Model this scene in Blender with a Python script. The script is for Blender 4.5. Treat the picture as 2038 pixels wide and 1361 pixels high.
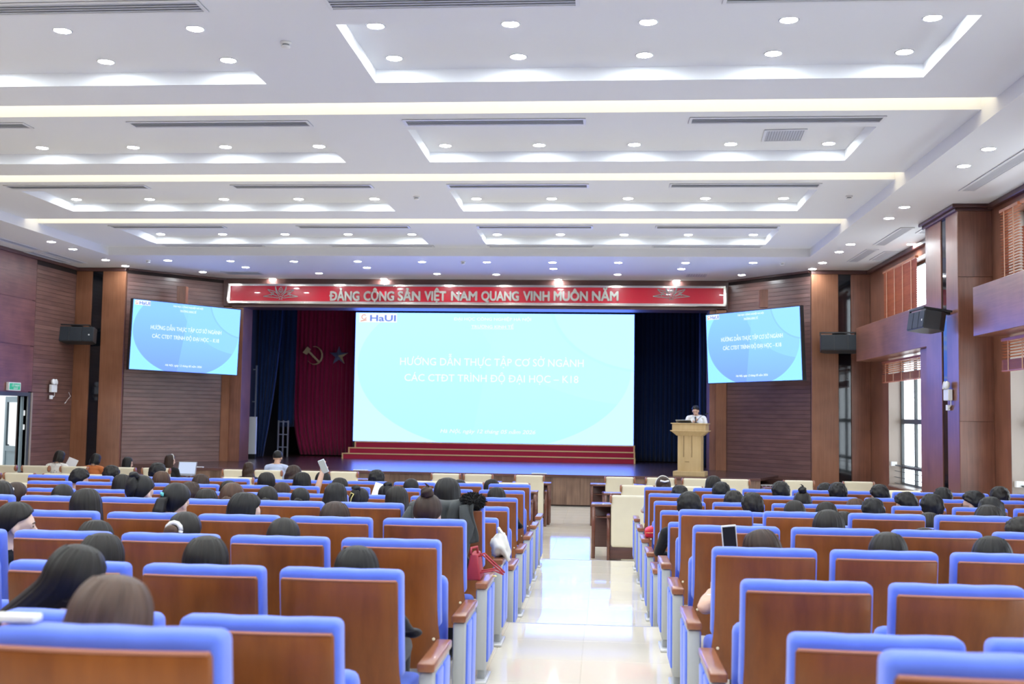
import bpy, bmesh, math, random
import numpy as np
from mathutils import Vector, Matrix, noise as mnoise
for o in list(bpy.data.objects): bpy.data.objects.remove(o)
S = bpy.context.scene
COL = S.collection
R = math.radians
random.seed(7)

# ------------------------------------------------------------------ camera
FPX, YAW, PIT, ROL, CAMZ = 2192.0, .08357, .06606, .0149, 2.0     # focal length in pixels of a 2038 x 1361 frame
_f = np.array([-math.sin(YAW)*math.cos(PIT), math.cos(YAW)*math.cos(PIT), math.sin(PIT)])
_r0 = np.array([math.cos(YAW), math.sin(YAW), 0.0]); _u0 = np.cross(_r0, _f)
_r = _r0*math.cos(ROL)+_u0*math.sin(ROL); _u = -_r0*math.sin(ROL)+_u0*math.cos(ROL)
cam = bpy.data.cameras.new('camera'); camo = bpy.data.objects.new('camera', cam); COL.objects.link(camo)
cam.sensor_width = 36.0; cam.sensor_fit = 'HORIZONTAL'; cam.lens = FPX/2038*36
cam.clip_start = .05; cam.clip_end = 200
cam.dof.use_dof = True; cam.dof.focus_distance = 10.5; cam.dof.aperture_fstop = 3.2
M = Matrix(((_r[0], _u[0], -_f[0], 0), (_r[1], _u[1], -_f[1], 0), (_r[2], _u[2], -_f[2], CAMZ), (0, 0, 0, 1)))
camo.matrix_world = M
S.camera = camo
def ray(px, py):
    d = _f*FPX+_r*(px-1019)-_u*(py-680.5)
    return d/d[1]
def PY(px, py, Y): d = ray(px, py)*Y; return Vector((d[0], Y, d[2]+CAMZ))
def PZ(px, py, Z):
    d = ray(px, py); d = d*((Z-CAMZ)/d[2]); return Vector((d[0], d[1], Z))
def PX(px, py, X):
    d = ray(px, py); d = d*(X/d[0]); return Vector((X, d[1], d[2]+CAMZ))

# ------------------------------------------------------------------ world, exposure
W = bpy.data.worlds.new('world'); S.world = W; W.use_nodes = True
bg = W.node_tree.nodes['Background']; bg.inputs[0].default_value = (.86, .94, 1, 1); bg.inputs[1].default_value = 5.0
S.view_settings.view_transform = 'Standard'; S.view_settings.look = 'None'; S.view_settings.gamma = 1
S.view_settings.exposure = 0.0; S.view_settings.use_curve_mapping = False
LAMP = 240.0      # radiance of a downlight lens
COVE = 2.8       # radiance of the cove diffusers

# ------------------------------------------------------------------ materials
MATS = {}
def nd(nt, t, loc=None, **kw):
    n = nt.nodes.new(t)
    for k, v in kw.items():
        if isinstance(k, str) and hasattr(n, k): setattr(n, k, v)
    return n
def base(name):
    m = bpy.data.materials.new(name); m.use_nodes = True; MATS[name] = m
    nt = m.node_tree; p = nt.nodes['Principled BSDF']
    return m, nt, p
def mat(name, col, rough=.5, metal=0, spec=.5, emit=None, es=0, var=0, vscale=8, bump=0, bscale=60, coat=0, sheen=0, alpha=1, trans=0):
    m, nt, p = base(name)
    p.inputs['Base Color'].default_value = (*col, 1); p.inputs['Roughness'].default_value = rough
    p.inputs['Metallic'].default_value = metal; p.inputs['Specular IOR Level'].default_value = spec
    p.inputs['Coat Weight'].default_value = coat; p.inputs['Sheen Weight'].default_value = sheen
    if trans: p.inputs['Transmission Weight'].default_value = trans
    if emit: p.inputs['Emission Color'].default_value = (*emit, 1); p.inputs['Emission Strength'].default_value = es
    if var or bump:
        tc = nd(nt, 'ShaderNodeTexCoord')
    if var:
        n = nd(nt, 'ShaderNodeTexNoise'); n.inputs['Scale'].default_value = vscale; n.inputs['Detail'].default_value = 4
        nt.links.new(tc.outputs['Object'], n.inputs['Vector'])
        mx = nd(nt, 'ShaderNodeMix', data_type='RGBA')
        mx.inputs[6].default_value = (*[c*(1-var) for c in col], 1); mx.inputs[7].default_value = (*[min(1, c*(1+var)) for c in col], 1)
        nt.links.new(n.outputs['Fac'], mx.inputs[0]); nt.links.new(mx.outputs[2], p.inputs['Base Color'])
    if bump:
        n2 = nd(nt, 'ShaderNodeTexNoise'); n2.inputs['Scale'].default_value = bscale; n2.inputs['Detail'].default_value = 3
        nt.links.new(tc.outputs['Object'], n2.inputs['Vector'])
        b = nd(nt, 'ShaderNodeBump'); b.inputs['Strength'].default_value = bump; b.inputs['Distance'].default_value = .01
        nt.links.new(n2.outputs['Fac'], b.inputs['Height']); nt.links.new(b.outputs['Normal'], p.inputs['Normal'])
    return m
def wood(name, c1, c2, rough=.4, axis='Z', scale=1.0, grain=40, coat=0, spec=.5, rand=0.0, rot=0):
    """streaky wood: noise squeezed along the grain axis, shifted per object"""
    m, nt, p = base(name)
    tc = nd(nt, 'ShaderNodeTexCoord'); oi = nd(nt, 'ShaderNodeObjectInfo')
    ad = nd(nt, 'ShaderNodeVectorMath', operation='ADD'); sc = nd(nt, 'ShaderNodeVectorMath', operation='SCALE')
    cb = nd(nt, 'ShaderNodeCombineXYZ')
    for i in range(3): nt.links.new(oi.outputs['Random'], cb.inputs[i])
    nt.links.new(cb.outputs[0], sc.inputs[0]); sc.inputs['Scale'].default_value = 37.0
    nt.links.new(tc.outputs['Object'], ad.inputs[0]); nt.links.new(sc.outputs[0], ad.inputs[1])
    mp = nd(nt, 'ShaderNodeMapping'); s = [grain*scale]*3; s['XYZ'.index(axis)] = 1.4*scale
    mp.inputs['Scale'].default_value = s
    if rot: mp.inputs['Rotation'].default_value = rot
    nt.links.new(ad.outputs[0], mp.inputs['Vector'])
    n = nd(nt, 'ShaderNodeTexNoise'); n.inputs['Scale'].default_value = 1; n.inputs['Detail'].default_value = 5; n.inputs['Roughness'].default_value = .6
    nt.links.new(mp.outputs[0], n.inputs['Vector'])
    n2 = nd(nt, 'ShaderNodeTexNoise'); n2.inputs['Scale'].default_value = 1.8*scale; n2.inputs['Detail'].default_value = 2
    nt.links.new(ad.outputs[0], n2.inputs['Vector'])
    av = nd(nt, 'ShaderNodeMath', operation='MULTIPLY_ADD'); av.inputs[1].default_value = .55
    nt.links.new(n2.outputs['Fac'], av.inputs[0]); 
    hf = nd(nt, 'ShaderNodeMath', operation='MULTIPLY'); hf.inputs[1].default_value = .55
    nt.links.new(n.outputs['Fac'], hf.inputs[0]); nt.links.new(hf.outputs[0], av.inputs[2])
    cr = nd(nt, 'ShaderNodeValToRGB'); cr.color_ramp.elements[0].position = .36; cr.color_ramp.elements[1].position = .74
    cr.color_ramp.elements[0].color = (*c1, 1); cr.color_ramp.elements[1].color = (*c2, 1)
    nt.links.new(av.outputs[0], cr.inputs['Fac'])
    last = cr.outputs['Color']
    if rand:
        hs = nd(nt, 'ShaderNodeHueSaturation'); mr = nd(nt, 'ShaderNodeMapRange')
        mr.inputs[3].default_value = 1-rand; mr.inputs[4].default_value = 1+rand
        nt.links.new(oi.outputs['Random'], mr.inputs[0]); nt.links.new(mr.outputs[0], hs.inputs['Value']); nt.links.new(last, hs.inputs['Color'])
        last = hs.outputs['Color']
    nt.links.new(last, p.inputs['Base Color'])
    p.inputs['Roughness'].default_value = rough; p.inputs['Coat Weight'].default_value = coat; p.inputs['Specular IOR Level'].default_value = spec
    return m
def emis(name, col, s):
    m, nt, p = base(name); p.inputs['Base Color'].default_value = (0, 0, 0, 1); p.inputs['Specular IOR Level'].default_value = 0
    p.inputs['Emission Color'].default_value = (*col, 1); p.inputs['Emission Strength'].default_value = s
    return m

mat('ceiling_white', (.80, .81, .83), .75, spec=.2)
mat('soffit_white', (.80, .81, .83), .55, spec=.35)
mat('vent_metal', (.56, .58, .62), .45, spec=.4)
mat('vent_dark', (.33, .35, .38), .7)
mat('frame_white', (.75, .76, .78), .4)
emis('lamp_glow', (.87, .96, 1.0), LAMP)
emis('cove_glow', (1, .89, .63), COVE)
wood('wall_veneer', (0.135, 0.051, 0.032), (0.277, 0.115, 0.070), .30, 'Z', 1, 34, spec=.65)
wood('wall_veneer_h', (0.128, 0.049, 0.032), (0.263, 0.111, 0.070), .30, 'Y', 1, 34, spec=.65)
wood('wall_diagonal', (0.104, 0.036, 0.036), (0.215, 0.086, 0.073), .40, 'Y', 1, 26, rot=(R(45), 0, 0))
wood('plank_wood', (0.110, 0.052, 0.043), (0.205, 0.105, 0.088), .30, 'X', 1, 30, rand=.10, spec=.65)
wood('column_wood', (.190, .072, .034), (.300, .126, .066), .38, 'Z', 1, 34)
wood('header_wood', (0.068, 0.029, 0.026), (0.127, 0.055, 0.047), .4, 'X', 1, 30)
mat('joint_dark', (.020, .009, .007), .8)
mat('black_glass', (.006, .008, .012), .06, spec=.7)
wood('seat_wood', (.150, .036, .005), (.300, .092, .016), .38, 'Z', 1.3, 12, coat=.10, rand=.08)
mat('wood_edge', (.42, .17, .11), .45)
wood('arm_wood', (.24, .08, .036), (.36, .14, .068), .28, 'Y', 1, 30, coat=.3)
mat('seat_blue', (.120, .210, .87), .8, spec=.25, sheen=.35, var=.10, vscale=14, bump=.12, bscale=260)
mat('seat_blue_dark', (.075, .15, .72), .8, spec=.2, sheen=.3)
mat('stand_grey', (.46, .48, .48), .38, spec=.5)
mat('foot_metal', (.70, .71, .72), .3, metal=.3)
mat('screw_cap', (.78, .66, .48), .4)
mat('cream_leather', (.80, .74, .58), .45, spec=.35, var=.05, vscale=6)
wood('desk_wood', (.11, .035, .022), (.19, .070, .045), .22, 'X', 1, 30, coat=.4)
mat('gold_metal', (.83, .58, .26), .22, metal=.9)
mat('gold_trim', (.82, .56, .28), .35, metal=.4)
mat('steel_mirror', (.74, .69, .62), .16, metal=1)
mat('letter_metal', (.56, .53, .47), .30, metal=.30)
mat('lotus_metal', (.58, .55, .54), .25, metal=.5)
mat('letter_side', (.26, .22, .18), .3, metal=.7)
mat('banner_red', (.70, .008, .030), .22, spec=.5, coat=.4)
mat('emblem_gold', (.62, .52, .36), .14, metal=1)
mat('emblem_bright', (.80, .66, .40), .30, metal=.45)
mat('emblem_blue', (.22, .28, .48), .3, metal=.4)
mat('curtain_blue', (.006, .022, .085), .85, sheen=.2, spec=.15)
mat('curtain_red', (.26, .005, .055), .8, sheen=.3, spec=.15)
mat('carpet_red', (.40, .030, .065), .9, spec=.1, bump=.2, bscale=300)
mat('podium_line', (.30, .20, .09), .5)
wood('podium_wood', (.52, .36, .17), (.66, .49, .26), .4, 'Z', 1, 26)
mat('black_plastic', (.012, .012, .014), .5)
mat('dark_plastic', (.03, .032, .036), .45)
mat('speaker_grille', (.022, .028, .036), .6, spec=.4)
mat('white_plastic', (.80, .80, .79), .4)
mat('sign_green', (.02, .36, .16), .4, emit=(.05, .5, .25), es=.25)
mat('door_grey', (.115, .155, .175), .35)
mat('steel_bar', (.55, .58, .62), .3, metal=.8)
mat('stage_white', (.70, .71, .72), .6)
mat('stage_black', (.006, .006, .008), .8)
mat('window_frame', (.055, .060, .062), .4)
mat('reveal_wood', (.32, .26, .22), .35)
wood('blind_wood', (.34, .095, .035), (.50, .165, .070), .4, 'Y', 1, 40, rand=.06)
mat('blind_tape', (.62, .36, .22), .7)
m, nt, p = base('window_glass')
p.inputs['Base Color'].default_value = (.95, .98, 1, 1); p.inputs['Roughness'].default_value = 0; p.inputs['Transmission Weight'].default_value = 1; p.inputs['IOR'].default_value = 1.01
# stage floor: dark polished boards
wood('stage_floor', (.034, .016, .015), (.070, .034, .030), .24, 'X', .8, 14, spec=1.0)
wood('stage_front', (.105, .058, .040), (.245, .150, .105), .45, 'Z', 1, 16, rand=.28)
mat('tile_cream', (.85, .785, .665), .045, spec=.62, var=.02, vscale=2.0)
mat('grout', (.62, .57, .48), .5)
mat('step_edge', (.42, .42, .48), .3)
# clothing, skin
mat('skin', (.66, .42, .31), .5, spec=.35); mat('skin_pale', (.76, .55, .45), .5, spec=.35)
mat('lip', (.50, .18, .16), .45); mat('eye_dark', (.025, .018, .015), .3); mat('brow', (.03, .022, .018), .7)
for n_, c_ in dict(cloth_black=(.014, .015, .018), cloth_charcoal=(.05, .056, .06), cloth_white=(.78, .78, .78), cloth_navy=(.02, .03, .075),
        cloth_lightblue=(.50, .58, .80), cloth_orange=(.52, .16, .05), cloth_denim=(.06, .11, .20), cloth_beige=(.58, .48, .38), cloth_grey=(.28, .28, .30), cloth_trouser=(.022, .024, .032)).items():
    mat(n_, c_, .85, spec=.2, sheen=.15, bump=.15, bscale=90)
mat('shoe', (.015, .014, .014), .4)
m, nt, p = base('cloth_floral')
tc = nd(nt, 'ShaderNodeTexCoord'); v = nd(nt, 'ShaderNodeTexVoronoi'); v.inputs['Scale'].default_value = 22
nt.links.new(tc.outputs['Object'], v.inputs['Vector'])
cr = nd(nt, 'ShaderNodeValToRGB'); cr.color_ramp.elements[0].position = .16; cr.color_ramp.elements[1].position = .24
cr.color_ramp.elements[0].color = (.30, .26, .24, 1); cr.color_ramp.elements[1].color = (.78, .76, .73, 1)
nt.links.new(v.outputs['Distance'], cr.inputs['Fac']); nt.links.new(cr.outputs['Color'], p.inputs['Base Color']); p.inputs['Roughness'].default_value = .85
def hairmat(name, c1, c2, rough=.46):
    m, nt, p = base(name)
    uv = nd(nt, 'ShaderNodeUVMap'); mp = nd(nt, 'ShaderNodeMapping'); mp.inputs['Scale'].default_value = (240, 2.0, 1)
    nt.links.new(uv.outputs[0], mp.inputs['Vector'])
    n = nd(nt, 'ShaderNodeTexNoise'); n.inputs['Scale'].default_value = 1; n.inputs['Detail'].default_value = 3
    nt.links.new(mp.outputs[0], n.inputs['Vector'])
    mp2 = nd(nt, 'ShaderNodeMapping'); mp2.inputs['Scale'].default_value = (22, 2, 1); nt.links.new(uv.outputs[0], mp2.inputs['Vector'])
    n2 = nd(nt, 'ShaderNodeTexNoise'); n2.inputs['Scale'].default_value = 1; nt.links.new(mp2.outputs[0], n2.inputs['Vector'])
    a = nd(nt, 'ShaderNodeMath', operation='MULTIPLY_ADD'); a.inputs[1].default_value = .5
    h = nd(nt, 'ShaderNodeMath', operation='MULTIPLY'); h.inputs[1].default_value = .5
    nt.links.new(n2.outputs['Fac'], h.inputs[0]); nt.links.new(n.outputs['Fac'], a.inputs[0]); nt.links.new(h.outputs[0], a.inputs[2])
    cr = nd(nt, 'ShaderNodeValToRGB'); cr.color_ramp.elements[0].position = .35; cr.color_ramp.elements[1].position = .68
    cr.color_ramp.elements[0].color = (*c1, 1); cr.color_ramp.elements[1].color = (*c2, 1)
    nt.links.new(a.outputs[0], cr.inputs['Fac']); nt.links.new(cr.outputs['Color'], p.inputs['Base Color'])
    b = nd(nt, 'ShaderNodeBump'); b.inputs['Strength'].default_value = .35; b.inputs['Distance'].default_value = .004
    nt.links.new(a.outputs[0], b.inputs['Height']); nt.links.new(b.outputs['Normal'], p.inputs['Normal'])
    p.inputs['Roughness'].default_value = rough; p.inputs['Specular IOR Level'].default_value = .32
    return m
hairmat('hair_black', (.004, .004, .005), (.011, .010, .011)); hairmat('hair_dark', (.006, .005, .0045), (.018, .014, .012))
hairmat('hair_brown', (.045, .021, .012), (.105, .052, .030)); hairmat('hair_chestnut', (.020, .010, .007), (.050, .025, .017))
hairmat('hair_ash', (.055, .030, .021), (.145, .088, .064))
mat('clip_teal', (.10, .45, .48), .3); mat('clip_white', (.82, .80, .76), .5); mat('scrunchie_pink', (.75, .56, .55), .8); mat('clip_yellow', (.72, .62, .20), .3)
mat('paper', (.84, .84, .85), .7); mat('bag_red', (.42, .035, .055), .42); mat('cloth_cream', (.76, .74, .69), .9, var=.06, vscale=7)
mat('phone_case', (.72, .74, .80), .3); emis('phone_screen_dark', (.020, .02, .03), 1); emis('phone_screen_lit', (.42, .45, .46), 1)
mat('laptop_grey', (.32, .33, .35), .35, metal=.4); mat('fur_black', (.008, .008, .009), .9)

# ------------------------------------------------------------------ mesh helpers
class MB:
    def __init__(s): s.v = []; s.f = []; s.m = []; s.uv = None
    def add(s, vs, fs, mi=0):
        o = len(s.v); s.v += [tuple(v) for v in vs]; s.f += [tuple(i+o for i in f) for f in fs]; s.m += [mi]*len(fs)
    def box(s, x0, x1, y0, y1, z0, z1, mi=0):
        s.add([(x0,y0,z0),(x1,y0,z0),(x1,y1,z0),(x0,y1,z0),(x0,y0,z1),(x1,y0,z1),(x1,y1,z1),(x0,y1,z1)],
              [(0,3,2,1),(4,5,6,7),(0,1,5,4),(1,2,6,5),(2,3,7,6),(3,0,4,7)], mi)
    def quad(s, a, b, c, d, mi=0): s.add([a, b, c, d], [(0,1,2,3)], mi)
    def tube(s, pts, rad, n=8, mi=0, cap=True, sx=1, sy=1):
        pts = [Vector(p) for p in pts]; rad = rad if hasattr(rad, '__len__') else [rad]*len(pts)
        rings = []; prev = None
        for i, p in enumerate(pts):
            t = (pts[min(i+1, len(pts)-1)]-pts[max(i-1, 0)]).normalized()
            if prev is None:
                a = Vector((0,0,1)) if abs(t.z) < .9 else Vector((1,0,0))
                u = t.cross(a).normalized()
            else: u = (prev-t*prev.dot(t)).normalized()
            prev = u; w = t.cross(u)
            rings.append([p+(u*math.cos(2*math.pi*k/n)*sx+w*math.sin(2*math.pi*k/n)*sy)*rad[i] for k in range(n)])
        vs = [v for r in rings for v in r]; fs = []
        for i in range(len(rings)-1):
            for k in range(n):
                fs.append((i*n+k, i*n+(k+1)%n, (i+1)*n+(k+1)%n, (i+1)*n+k))
        if cap: fs.append(tuple(range(n-1, -1, -1))); fs.append(tuple((len(rings)-1)*n+k for k in range(n)))
        s.add(vs, fs, mi)
    def lathe(s, prof, n=24, c=(0,0,0), mi=0):
        vs = [(c[0]+r*math.cos(2*math.pi*k/n), c[1]+r*math.sin(2*math.pi*k/n), c[2]+z) for r, z in prof for k in range(n)]; fs = []
        for i in range(len(prof)-1):
            for k in range(n): fs.append((i*n+k, i*n+(k+1)%n, (i+1)*n+(k+1)%n, (i+1)*n+k))
        fs.append(tuple(range(n-1, -1, -1))); fs.append(tuple((len(prof)-1)*n+k for k in range(n)))
        s.add(vs, fs, mi)
    def ell(s, c, r, nu=16, nv=10, mi=0, rot=None):
        vs = []; fs = []
        for j in range(nv+1):
            a = math.pi*j/nv
            for k in range(nu):
                b = 2*math.pi*k/nu
                v = Vector((r[0]*math.sin(a)*math.cos(b), r[1]*math.sin(a)*math.sin(b), r[2]*math.cos(a)))
                if rot: v = rot @ v
                vs.append(v+Vector(c))
        for j in range(nv):
            for k in range(nu): fs.append((j*nu+k, (j+1)*nu+k, (j+1)*nu+(k+1)%nu, j*nu+(k+1)%nu))
        s.add(vs, fs, mi)
    def prism(s, poly, y0, y1, mi=0):
        n = len(poly); vs = [(x, y0, z) for x, z in poly]+[(x, y1, z) for x, z in poly]
        s.add(vs, [tuple(range(n)), tuple(range(2*n-1, n-1, -1))]+[(i, i+n, (i+1) % n+n, (i+1) % n) for i in range(n)], mi)
    def mesh(s, name, mats, smooth=False, bevel=0, seg=2, weld=False):
        me = bpy.data.meshes.new(name); me.from_pydata(s.v, [], s.f)
        for mm in (mats if isinstance(mats, (list, tuple)) else [mats]): me.materials.append(MATS[mm])
        me.polygons.foreach_set('material_index', s.m)
        if bevel or weld:
            bm = bmesh.new(); bm.from_mesh(me)
            bmesh.ops.remove_doubles(bm, verts=bm.verts, dist=1e-5)
            if bevel: bmesh.ops.bevel(bm, geom=[e for e in bm.edges if e.calc_face_angle(0) > .5], offset=bevel, segments=seg, profile=.5, affect='EDGES', clamp_overlap=True)
            bmesh.ops.recalc_face_normals(bm, faces=bm.faces)
            bm.to_mesh(me); bm.free()
        if smooth: me.polygons.foreach_set('use_smooth', [True]*len(me.polygons))
        me.update(); return me
    def build(s, name, mats, parent=None, smooth=False, bevel=0, seg=2, weld=False, **kw):
        return link(name, s.mesh(name, mats, smooth, bevel, seg, weld), parent, **kw)
def link(name, me, parent=None, loc=None, rot=None, scale=None):
    o = bpy.data.objects.new(name, me); COL.objects.link(o)
    if parent: o.parent = parent
    if loc is not None: o.location = loc
    if rot is not None: o.rotation_euler = rot
    if scale is not None: o.scale = scale
    return o
def tag(o, label=None, cat=None, group=None, kind=None):
    if label: o['label'] = label
    if cat: o['category'] = cat
    if group: o['group'] = group
    if kind: o['kind'] = kind
    return o
def thing(name, label, cat, loc=(0,0,0), rz=0, group=None):
    return tag(link(name, None, None, loc, (0,0,rz)), label, cat, group)
def copy_tree(o, parent=None):
    c = o.copy(); COL.objects.link(c); c.parent = parent
    for ch in list(o.children): copy_tree(ch, c)
    return c
def bx(name, x0, x1, y0, y1, z0, z1, m, parent=None, bevel=0, **kw):
    b = MB(); b.box(x0, x1, y0, y1, z0, z1); return b.build(name, m, parent, bevel=bevel, **kw)
def struct(o): o['kind'] = 'structure'; return o
def smooth_by_angle(o, ang=40):
    me = o.data; me.polygons.foreach_set('use_smooth', [True]*len(me.polygons))
    bm = bmesh.new(); bm.from_mesh(me)
    for e in bm.edges:
        if len(e.link_faces) == 2 and e.calc_face_angle(0) > R(ang): e.smooth = False
    bm.to_mesh(me); bm.free()
ORD = ['first','second','third','fourth','fifth','sixth','seventh','eighth','ninth','tenth','eleventh','twelfth','thirteenth','fourteenth','fifteenth','sixteenth','seventeenth']
# ================================================================== ROOM
XL, XR, YF, ZC, ZI, ZT = -13.0, 6.15, 26.1, 5.47, 5.65, 5.80      # side walls, front side walls, soffit, inner ceiling, coffer top
YB = -5.0
T1, T2, T3 = .165, .36, .533                                         # floor levels of the three seating tiers above the pit
E1, E2, E3 = 14.25, 8.82, 3.28                                       # step edges
def tier(Y): return 0 if Y > E1 else T1 if Y > E2 else T2 if Y > E3 else T3
floors = []
for z, y0, y1 in ((0, E1-.02, 34.5), (T1, E2-.02, E1), (T2, E3-.02, E2), (T3, YB, E3)):
    f = struct(bx('floor', XL-.3, XR+.4, y0, y1, z-.25, z-.003, 'tile_cream')); floors.append(f)
tile_me = {}
def tile(w, d):
    k = (round(w, 3), round(d, 3))
    if k not in tile_me:
        b = MB(); b.box(-w/2, w/2, -d/2, d/2, -.02, 0); tile_me[k] = b.mesh('tile', 'tile_cream', bevel=.0015, seg=1)
    return tile_me[k]
for fi, z, y0, y1, x0, x1 in ((0, 0, E1, 24.5, -1.93, 1.07), (1, T1, E2, E1, -1.33, 1.07), (2, T2, 5.6, E2, -1.33, 1.07)):
    ny = round((y1-y0)/.6); d = (y1-y0)/ny; nx = round((x1-x0)/.6)
    for j in range(ny):
        for i in range(nx):
            link('tile', tile(.597, d-.003), floors[fi], (x0+.6*(i+.5), y0+d*(j+.5), z))
for n, (e, z) in enumerate(((E1, T1), (E2, T2), (E3, T3))):
    struct(bx('trim_%d' % (n+1), XL, XR, e-.012, e+.010, z-.03, z+.0015, 'step_edge'))

# ------------------------------------------------------------------ ceiling
IX0, IX1, IY1 = -11.2, 4.38, 23.9                                    # raised middle part
P = 3.84
b = MB()
def dn(b, x0, x1, y0, y1, z, mi=0): b.add([(x0,y0,z),(x0,y1,z),(x1,y1,z),(x1,y0,z)], [(0,1,2,3)], mi)
dn(b, XL, IX0, YB, IY1, ZC); dn(b, IX1, XR, YB, IY1, ZC); dn(b, XL, XR, IY1, 28.6, ZC)
b.quad((IX0,YB,ZC),(IX0,YB,ZI+.3),(IX0,IY1,ZI+.3),(IX0,IY1,ZC)); b.quad((IX1,YB,ZC),(IX1,IY1,ZC),(IX1,IY1,ZI+.3),(IX1,YB,ZI+.3))
b.quad((IX0,IY1,ZC),(IX0,IY1,ZI),(IX1,IY1,ZI),(IX1,IY1,ZC))
struct(b.build('ceiling', 'soffit_white'))
struct(bx('sky_blocking_slab', XL-.4, XR+.5, YB, 34.5, 6.05, 6.2, 'ceiling_white'))  # unseen cover added above the ceiling to keep world light out
CX = ((-9.85, -3.79), (-2.55, 3.36))
coffers = []; slots = []
for j in range(-3, 4):
    y0 = max(13.1-P+P*j, YB); y1 = min(12.6+P*j, IY1); c0, c1 = 10.0+P*j, 11.83+P*j
    b = MB()
    dn(b, IX0, IX1, y0, c0, ZI); dn(b, IX0, IX1, c1, y1, ZI)
    dn(b, IX0, CX[0][0], c0, c1, ZI); dn(b, CX[0][1], CX[1][0], c0, c1, ZI); dn(b, CX[1][1], IX1, c0, c1, ZI)
    for x0, x1 in CX:
        dn(b, x0, x1, c0, c1, ZT)
        b.quad((x0,c0,ZI),(x1,c0,ZI),(x1,c0,ZT),(x0,c0,ZT)); b.quad((x0,c1,ZI),(x0,c1,ZT),(x1,c1,ZT),(x1,c1,ZI))
        b.quad((x0,c0,ZI),(x0,c0,ZT),(x0,c1,ZT),(x0,c1,ZI)); b.quad((x1,c0,ZI),(x1,c1,ZI),(x1,c1,ZT),(x1,c0,ZT))
    b.quad((IX0,y1,ZI),(IX0,y1,ZI+.25),(IX1,y1,ZI+.25),(IX1,y1,ZI)); b.quad((IX0,y0,ZI),(IX1,y0,ZI),(IX1,y0,ZI+.25),(IX0,y0,ZI+.25))
    struct(b.build('ceiling', 'ceiling_white'))
    coffers.append((j, c0, c1))
    if j < 3: slots.append((j, y1, 13.1+P*j))
for j, y0, y1 in slots:
    vis = {2: 'nearest to the stage', 1: 'second from the stage', 0: 'third from the stage', -1: 'fourth from the stage', -2: 'fifth from the stage', -3: 'sixth from the stage'}[j]
    t = thing('cove_light', 'long warm glowing cove light slot across the ceiling, ' + vis, 'cove light', group='cove light slots in the ceiling')
    b = MB(); b.box(IX0, IX1, y0, y1, ZI+.215, ZI+.235); b.build('diffuser', 'cove_glow', t)
    b = MB(); b.box(IX0, IX1, y0-.0, y1+.0, ZI+.236, ZI+.262); b.build('housing', 'frame_white', t)

# downlights ------------------------------------------------------
bm_ = MB(); bm_.lathe([(.098, 0), (.098, -.005), (.086, -.008), (.080, -.004), (.080, 0)], 24); ring_me = bm_.mesh('trim_ring', 'frame_white', smooth=True)
bm_ = MB(); bm_.lathe([(.081, -.002), (.081, -.006), (.06, -.010), (.02, -.012)], 20); lens_me = bm_.mesh('lens', 'lamp_glow', smooth=True)
NL = [0]
def downlight(p, label, group):
    t = thing('downlight', label, 'downlight', p, 0, group)
    link('trim_ring', ring_me, t); link('lens', lens_me, t); NL[0] += 1
side_n = ('left', 'right')
for j, c0, c1 in coffers:
    near = {3: 'nearest stage', 2: 'second from stage', 1: 'third from stage', 0: 'fourth from stage'}.get(j, '')
    for s, (x0, x1) in enumerate(CX):
        for i in range(5):
            x = (-9.60+1.376*i, -2.27+1.333*i)[s]
            for q, y in enumerate((c0+.46, c1-.39)):
                if q == 0 and j > 0: continue                        # only the near coffers carry a second row
                downlight((x, y, ZT), ('downlight in %s coffer %s, %s row, %s from left' % (side_n[s], near, ('near', 'far')[q], ORD[i])) if j >= 0 else 'downlight in a ceiling coffer behind the camera', 'downlights in the ceiling coffers')
front = [(210,517),(334,518),(459,519),(585,520),(712,520),(840,521),(969,521.5),(1099.5,522),(1230.5,522.5),(1364.5,522.7),(1499,522.6),(1637,522.6)]
for i, q in enumerate(front): downlight(PZ(*q, ZC), 'downlight in long row of stage-end soffit, %s from left' % ORD[i], 'soffit downlights')
second = [(249.5,529),(404,541),(489,531.5),(542,554.5),(635,543.5),(730,532.5),(764,554.7),(870,544.6),(988,546),(1101.5,534.5),(1111,556.3),(1229,546),(1356,535),(1346.5,558),(1476,547),(1617,535)]
second.sort()
for i, q in enumerate(second): downlight(PZ(*q, ZC), 'downlight close above the red banner wall, %s from left' % ORD[i], 'soffit downlights')
for i, q in enumerate([(1967.5,296),(1918,330),(1800,412),(1769,434),(1692.5,486),(1670,501),(1814,485.6)]):
    downlight(PZ(*q, ZC), ('downlight in right side soffit, %s from camera' % ORD[i]) if i < 6 else 'downlight in right side soffit beside the pillar top', 'soffit downlights')
for i, q in enumerate([(102,481),(145,495.5)]):
    downlight(PZ(*q, ZC), 'round downlight in the left side soffit, %s of the pair' % ('nearer', 'farther')[i], 'soffit downlights')
for i in range(7):                                                   # the side soffits go on behind the frame
    for s, x in enumerate((-12.1, 5.1)):
        y = 11.5-2.4*i
        downlight((x, y, ZC), 'downlight in a side soffit outside the picture', 'soffit downlights')

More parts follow.
